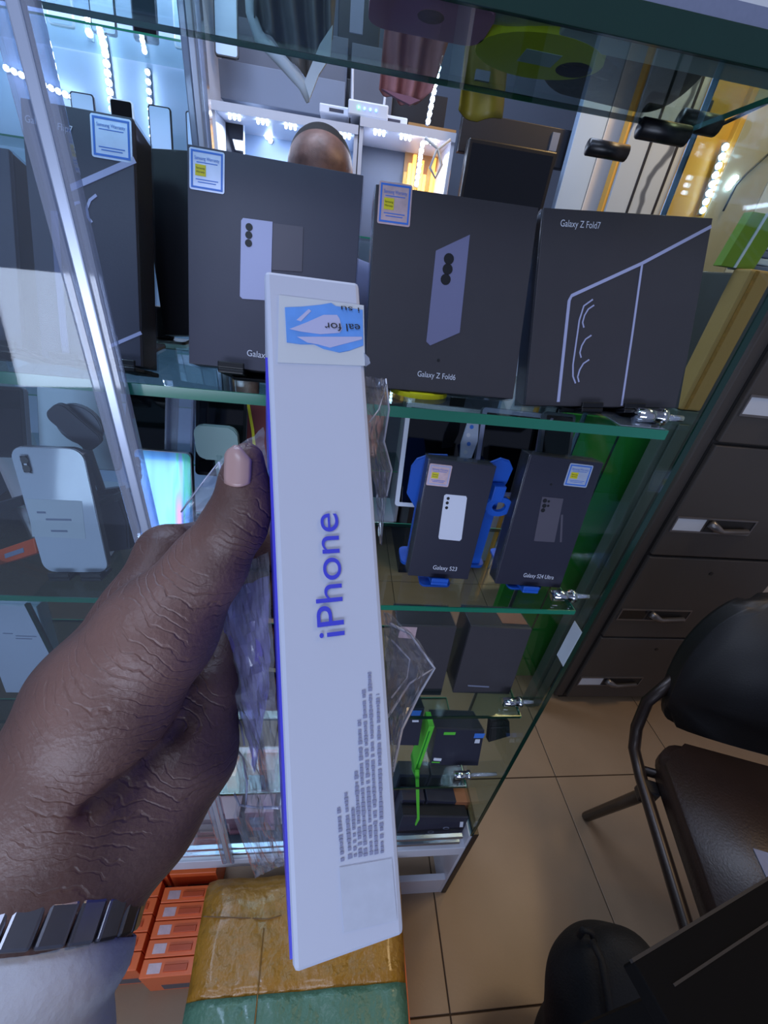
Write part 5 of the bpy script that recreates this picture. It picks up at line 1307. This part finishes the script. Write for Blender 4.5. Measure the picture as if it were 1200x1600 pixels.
# small print running up the spine (too small and blurred to read)
fp = B(hd.fr); rng = random.Random(11)
cols = [((535, 1345), (529, 1262)), ((547, 1341), (540, 1238)), ((555, 1338), (551, 1262)), ((563, 1338), (556, 1205)), ((571, 1337), (561, 1125)), ((580, 1335), (568, 1078)), ((588, 1334), (577, 1050)), ((597, 1332), (590, 1085))]
for p0_, p1_ in cols:
    a, b = Vector(hd.uv(*p0_)), Vector(hd.uv(*p1_)); L = (b - a).length; d = (b - a) / L; s_ = 0
    while s_ < L:
        w_ = rng.uniform(.0004, .0009); e_ = min(s_ + w_, L); fp.strip([a + d * s_, a + d * e_], rng.uniform(.0006, .00095), -.0002, 0); s_ = e_ + (.0003 if rng.random() < .8 else .0008)
o = fp.build('small_print', M['print_pale'], t); o['kind'] = 'stuff'
# plain pale square where a code would be
B(hd.fr).prism([hd.uv(*p) for p in ((530, 1355), (612, 1341), (620, 1437), (537, 1456))], -.0002, 0).build('plain_square', M['pale_patch'], t)

# ------------------------------------------------------------------ hand, watch and sleeve of the holder
def D(px, py, dep, rpx): return (tuple(PC(px, py, dep)), rpx * dep / FPX)
def DD(px, py, dist, rpx):       # by the distance along the sight line
    r = ray(px, py); return (tuple(EYE + r * (dist / r.length)), rpx * dist / r.length)
def cone(a, b, k=.006, kind='+'):
    return (kind, a[0], b[0], a[1], b[1], k)
th_tip, th_pad, th_ip = DD(386, 718, .1170, 27), DD(382, 762, .1185, 35), DD(368, 818, .122, 46)
th_pr, th_mc, th_cm = DD(325, 885, .129, 56), DD(250, 985, .139, 82), DD(170, 1090, .152, 98)
cmc, wr, wr2, arm = DD(108, 1215, .166, 108), DD(85, 1340, .180, 116), DD(52, 1480, .183, 118), DD(-10, 1640, .186, 124)
ix_k, ix_m = DD(262, 866, .166, 44), DD(222, 965, .163, 60)
prm = [cone(wr2, arm, .01), cone(wr, wr2, .01), cone(cmc, wr, .016), cone(th_cm, cmc, .006), cone(th_mc, th_cm, .006), cone(th_pr, th_mc, .006), cone(th_ip, th_pr, .004), cone(th_pad, th_ip, .004), cone(th_tip, th_pad, .004),
       cone(D(372, 742, .113, 22), D(392, 790, .112, 30), .004)]
# palm mass below, behind the crease
p1, p2, p3 = DD(326, 1085, .166, 44), DD(288, 1172, .170, 78), DD(212, 1270, .176, 92)
hyp = DD(130, 1335, .180, 100)
palm = [cone(DD(372, 965, .176, 38), p1, .004), cone(p1, p2, .005), cone(p2, p3, .005), cone(p3, hyp, .006)]
mid_ = DD(150, 1085, .166, 82)
back = [cone(ix_k, ix_m, .005), cone(ix_m, mid_, .006), cone(mid_, hyp, .008), cone(DD(240, 1010, .178, 70), DD(180, 1200, .182, 85), .008)]
fing = []
for (k0, k1, k2, k3, r) in (((262, 866, .147), (335, 848, .165), (425, 856, .180), (505, 866, .180), 38), ((275, 930, .158), (355, 925, .172), (440, 932, .181), (520, 942, .180), 37),
                            ((285, 1000, .156), (360, 1000, .171), (440, 1010, .178), (512, 1022, .177), 35), ((282, 1085, .158), (355, 1070, .168), (425, 1080, .174), (482, 1090, .174), 30)):
    q = [D(*k0, r + 5), D(*k1, r), D(*k2, r - 4), D(*k3, r - 8)]
    fing += [cone(q[0], q[1], .004), cone(q[1], q[2], .002), cone(q[2], q[3], .002)]
prm = prm[:4] + back + prm[4:] + palm + fing
# crease between the thumb mound and the palm
crz = [(345, 1030), (320, 1085), (285, 1135), (240, 1185), (190, 1228), (140, 1262)]
cdz = [.150, .151, .1515, .150, .1485, .1485]
prm += [('-', DD(*a, da, 1)[0], DD(*b, db, 1)[0], .0022, .0022, .004) for a, b, da, db in zip(crz, crz[1:], cdz, cdz[1:])]
P_ = np.array([q[1] for q in prm] + [q[2] for q in prm]); lo = P_.min(0) - .028; hi = P_.max(0) + .028
hand = thing('person', 'person seen only as a dark skinned hand holding the slim white box, thumb up', 'person', T(PC(85, 1365, .14)))
hb_ = link_mesh('hand', sdf_mesh(prm, lo, hi, .0013), M['skin'], hand, True, True)
mod = hb_.modifiers.new('smooth', 'SMOOTH'); mod.factor = .5; mod.iterations = 4
# thumb nail: curved plate on the left side of the tip
NAILD = .1043
nv = []; bm = bmesh.new(); nu_, nw = 10, 8
for i in range(nu_ + 1):
    u = i / nu_; row_ = []
    for j in range(nw + 1):
        v = j / nw * 2 - 1
        prof = min(1.0, (u / .28) ** .5) if u < .28 else 1.0 - .10 * max(0, (u - .8) / .2)
        px = 373 + 20 * v * (.5 + .5 * prof) - 2 * u; py = 698 + 62 * u + 7 * v * (1 - u) + 9 * v * v * max(0, 1 - 3 * u) + 6 * (1 - v * v) * u - 5 * u
        dep = NAILD + .0013 * v * v + .0014 * max(0, .3 - u) ** 2 * 10
        row_.append(bm.verts.new(PC(px, py, dep)))
    nv.append(row_)
for i in range(nu_):
    for j in range(nw): bm.faces.new((nv[i][j], nv[i + 1][j], nv[i + 1][j + 1], nv[i][j + 1]))
me = bpy.data.meshes.new('nail'); bm.to_mesh(me); bm.free()
o = link_mesh('thumb_nail', me, M['nail'], hand, True, True); o['label'] = 'pale pinkish thumb nail'
sm = o.modifiers.new('thick', 'SOLIDIFY'); sm.thickness = .0008; sm.offset = 0
# sleeve
SLR = .0248
axis0, axis1 = Vector(DD(56, 1446, .183, 1)[0]), Vector(DD(-62, 1680, .186, 1)[0])
bm = bmesh.new(); rings = []
ad = (axis1 - axis0).normalized(); sd = ad.cross(Vector((_r.z, 0, 0)) if False else (EYE - axis0)).normalized(); fd = sd.cross(ad).normalized()
for i in range(16):
    f = i / 15; c_ = axis0.lerp(axis1, f); ring_ = []
    for k in range(40):
        a_ = 2 * PI * k / 40; r_ = SLR + .004 * f + .0010 * math.sin(3 * a_ + 5 * f) + .0008 * math.sin(11 * f + 2 * a_)
        ring_.append(bm.verts.new(c_ + (sd * math.cos(a_) + fd * math.sin(a_)) * r_))
    rings.append(ring_)
for a_, b_ in zip(rings, rings[1:]):
    for k in range(40): bm.faces.new((a_[k], a_[(k + 1) % 40], b_[(k + 1) % 40], b_[k]))
me = bpy.data.meshes.new('sleeve'); bm.to_mesh(me); bm.free()
o = link_mesh('sleeve', me, M['cloth_sleeve'], hand, True, True); o['label'] = 'white cotton sleeve'
sm = o.modifiers.new('thick', 'SOLIDIFY'); sm.thickness = .0012
# watch: steel bracelet round the wrist
wt = thing('wristwatch', 'dark steel link watch bracelet on the wrist above the white sleeve', 'watch', T(PC(80, 1440, .12)))
wc = Vector(DD(60, 1424, .182, 1)[0]); rt_ = Vector(DD(216, 1418, .182, 1)[0]); fm_ = Vector(DD(96, 1446, .1545, 1)[0])
R_ = (rt_ - wc).length; nl = 24
ws = (rt_ - wc).normalized(); wf = fm_ - wc; wf = (wf - ws * wf.dot(ws)).normalized(); wax = ws.cross(wf)
for k in range(nl):
    a_ = 2 * PI * k / nl; rad = ws * math.cos(a_) + wf * math.sin(a_); tan = -ws * math.sin(a_) + wf * math.cos(a_)
    c_ = wc + rad * R_
    lf_ = Matrix(((tan.x, rad.x, wax.x, c_.x), (tan.y, rad.y, wax.y, c_.y), (tan.z, rad.z, wax.z, c_.z), (0, 0, 0, 1)))
    big = 3 if abs(a_ - PI * .95) < .01 else 0
    lk = B(lf_).box((-.0032, -.0010, -.0042), (.0032, .0016, .0042), .0008).build('link', M['steel'], wt)
cw_ = wc + (ws * math.cos(PI * 1.12) + wf * math.sin(PI * 1.12)) * (R_ + .003)
rad = (ws * math.cos(PI * 1.12) + wf * math.sin(PI * 1.12)); tan = wax.cross(rad)
lf_ = Matrix(((tan.x, rad.x, wax.x, cw_.x), (tan.y, rad.y, wax.y, cw_.y), (tan.z, rad.z, wax.z, cw_.z), (0, 0, 0, 1)))
cs_ = B(lf_).prism(circ(0, 0, .018, 28), -.003, .005, bev=.001).build('watch_case', M['steel'], wt)
B(lf_).prism(circ(0, 0, .015, 28), .005, .0056).build('dial_glass', M['black_gloss'], cs_)

# ------------------------------------------------------------------ clear crumpled plastic peeled off the box
def film_patch(name, parent, outline, dep_in, dep_out, m, seed, amp=.003, n=18):
    """crumpled sheet inside a pixel outline: outline = list of (px, py, depth)"""
    rng = random.Random(seed)
    L, R = outline
    bm = bmesh.new(); g_ = []; nu2, nv2 = n, n * 2
    def samp(pl, f):
        u = f * (len(pl) - 1); k = min(int(u), len(pl) - 2); w_ = u - k
        return [pl[k][i] * (1 - w_) + pl[k + 1][i] * w_ for i in range(3)]
    for j in range(nv2 + 1):
        a_ = samp(L, j / nv2); b_ = samp(R, j / nv2); row_ = []
        for i in range(nu2 + 1):
            f = i / nu2; p_ = [a_[q] * (1 - f) + b_[q] * f for q in range(3)]
            e_ = math.sin(PI * f) * .6 + .4
            cr = abs(math.sin(5.1 * f + 3 * math.sin(j * .31 + seed))) + abs(math.sin(7.3 * f - j * .42 + seed * 2)) + .7 * abs(math.sin(11 * f + j * .77)) + rng.uniform(-.25, .25)
            row_.append(bm.verts.new(PC(p_[0] + rng.uniform(-1.5, 1.5), p_[1] + rng.uniform(-1.5, 1.5), p_[2] + amp * e_ * (cr - 1.4))))
        g_.append(row_)
    for j in range(nv2):
        for i in range(nu2): bm.faces.new((g_[j][i], g_[j][i + 1], g_[j + 1][i + 1], g_[j + 1][i]))
    me = bpy.data.meshes.new(name); bm.to_mesh(me); bm.free()
    return link_mesh(name, me, M[m], parent, True, False)
wr_ = thing('plastic_wrap', 'clear crumpled plastic wrap peeled around the held white box', 'plastic wrap', T(PC(520, 1000, .15)))
film_patch('left_flap', wr_, ([(345, 905, .150), (333, 985, .150), (342, 1060, .150), (340, 1105, .148), (362, 1170, .146), (376, 1230, .145), (365, 1275, .143), (388, 1345, .14), (398, 1372, .138)],
                              [(420, 860, .118), (424, 950, .118), (428, 1030, .116), (431, 1100, .114), (435, 1170, .112), (438, 1240, .110), (440, 1290, .108), (443, 1340, .107), (446, 1350, .106)]), 0, 0, 'bag', 3)
film_patch('violet_reflection', wr_, ([(352, 925, .1475), (346, 990, .147), (356, 1050, .146), (372, 1110, .145), (388, 1160, .144), (396, 1205, .143)],
                                [(420, 900, .123), (420, 960, .122), (422, 1020, .121), (420, 1080, .121), (412, 1130, .124), (398, 1206, .142)]), 0, 0, 'bag_reflection', 5, .002, 10)
film_patch('thumb_flap', wr_, ([(283, 800, .145), (292, 778, .143), (318, 752, .14), (342, 722, .137), (362, 703, .134), (392, 684, .13), (412, 668, .126)],
                               [(290, 838, .145), (330, 818, .142), (352, 800, .139), (368, 790, .136), (385, 760, .133), (410, 740, .13), (418, 735, .122)]), 0, 0, 'bag', 9, .002, 8)
film_patch('upper_right_flap', wr_, ([(570, 588, .130), (572, 640, .130), (577, 690, .128), (582, 740, .127), (590, 800, .126), (594, 850, .125)],
                                     [(603, 592, .150), (608, 640, .150), (600, 690, .150), (612, 735, .15), (604, 775, .148), (596, 852, .13)]), 0, 0, 'bag', 13, .003, 10)
film_patch('lower_right_flap', wr_, ([(598, 955, .122), (601, 1000, .121), (604, 1050, .120), (607, 1100, .119), (610, 1150, .118), (612, 1215, .117)],
                                     [(606, 958, .128), (645, 990, .148), (680, 1040, .152), (655, 1085, .15), (628, 1140, .14), (613, 1216, .12)]), 0, 0, 'bag', 17, .004, 12)

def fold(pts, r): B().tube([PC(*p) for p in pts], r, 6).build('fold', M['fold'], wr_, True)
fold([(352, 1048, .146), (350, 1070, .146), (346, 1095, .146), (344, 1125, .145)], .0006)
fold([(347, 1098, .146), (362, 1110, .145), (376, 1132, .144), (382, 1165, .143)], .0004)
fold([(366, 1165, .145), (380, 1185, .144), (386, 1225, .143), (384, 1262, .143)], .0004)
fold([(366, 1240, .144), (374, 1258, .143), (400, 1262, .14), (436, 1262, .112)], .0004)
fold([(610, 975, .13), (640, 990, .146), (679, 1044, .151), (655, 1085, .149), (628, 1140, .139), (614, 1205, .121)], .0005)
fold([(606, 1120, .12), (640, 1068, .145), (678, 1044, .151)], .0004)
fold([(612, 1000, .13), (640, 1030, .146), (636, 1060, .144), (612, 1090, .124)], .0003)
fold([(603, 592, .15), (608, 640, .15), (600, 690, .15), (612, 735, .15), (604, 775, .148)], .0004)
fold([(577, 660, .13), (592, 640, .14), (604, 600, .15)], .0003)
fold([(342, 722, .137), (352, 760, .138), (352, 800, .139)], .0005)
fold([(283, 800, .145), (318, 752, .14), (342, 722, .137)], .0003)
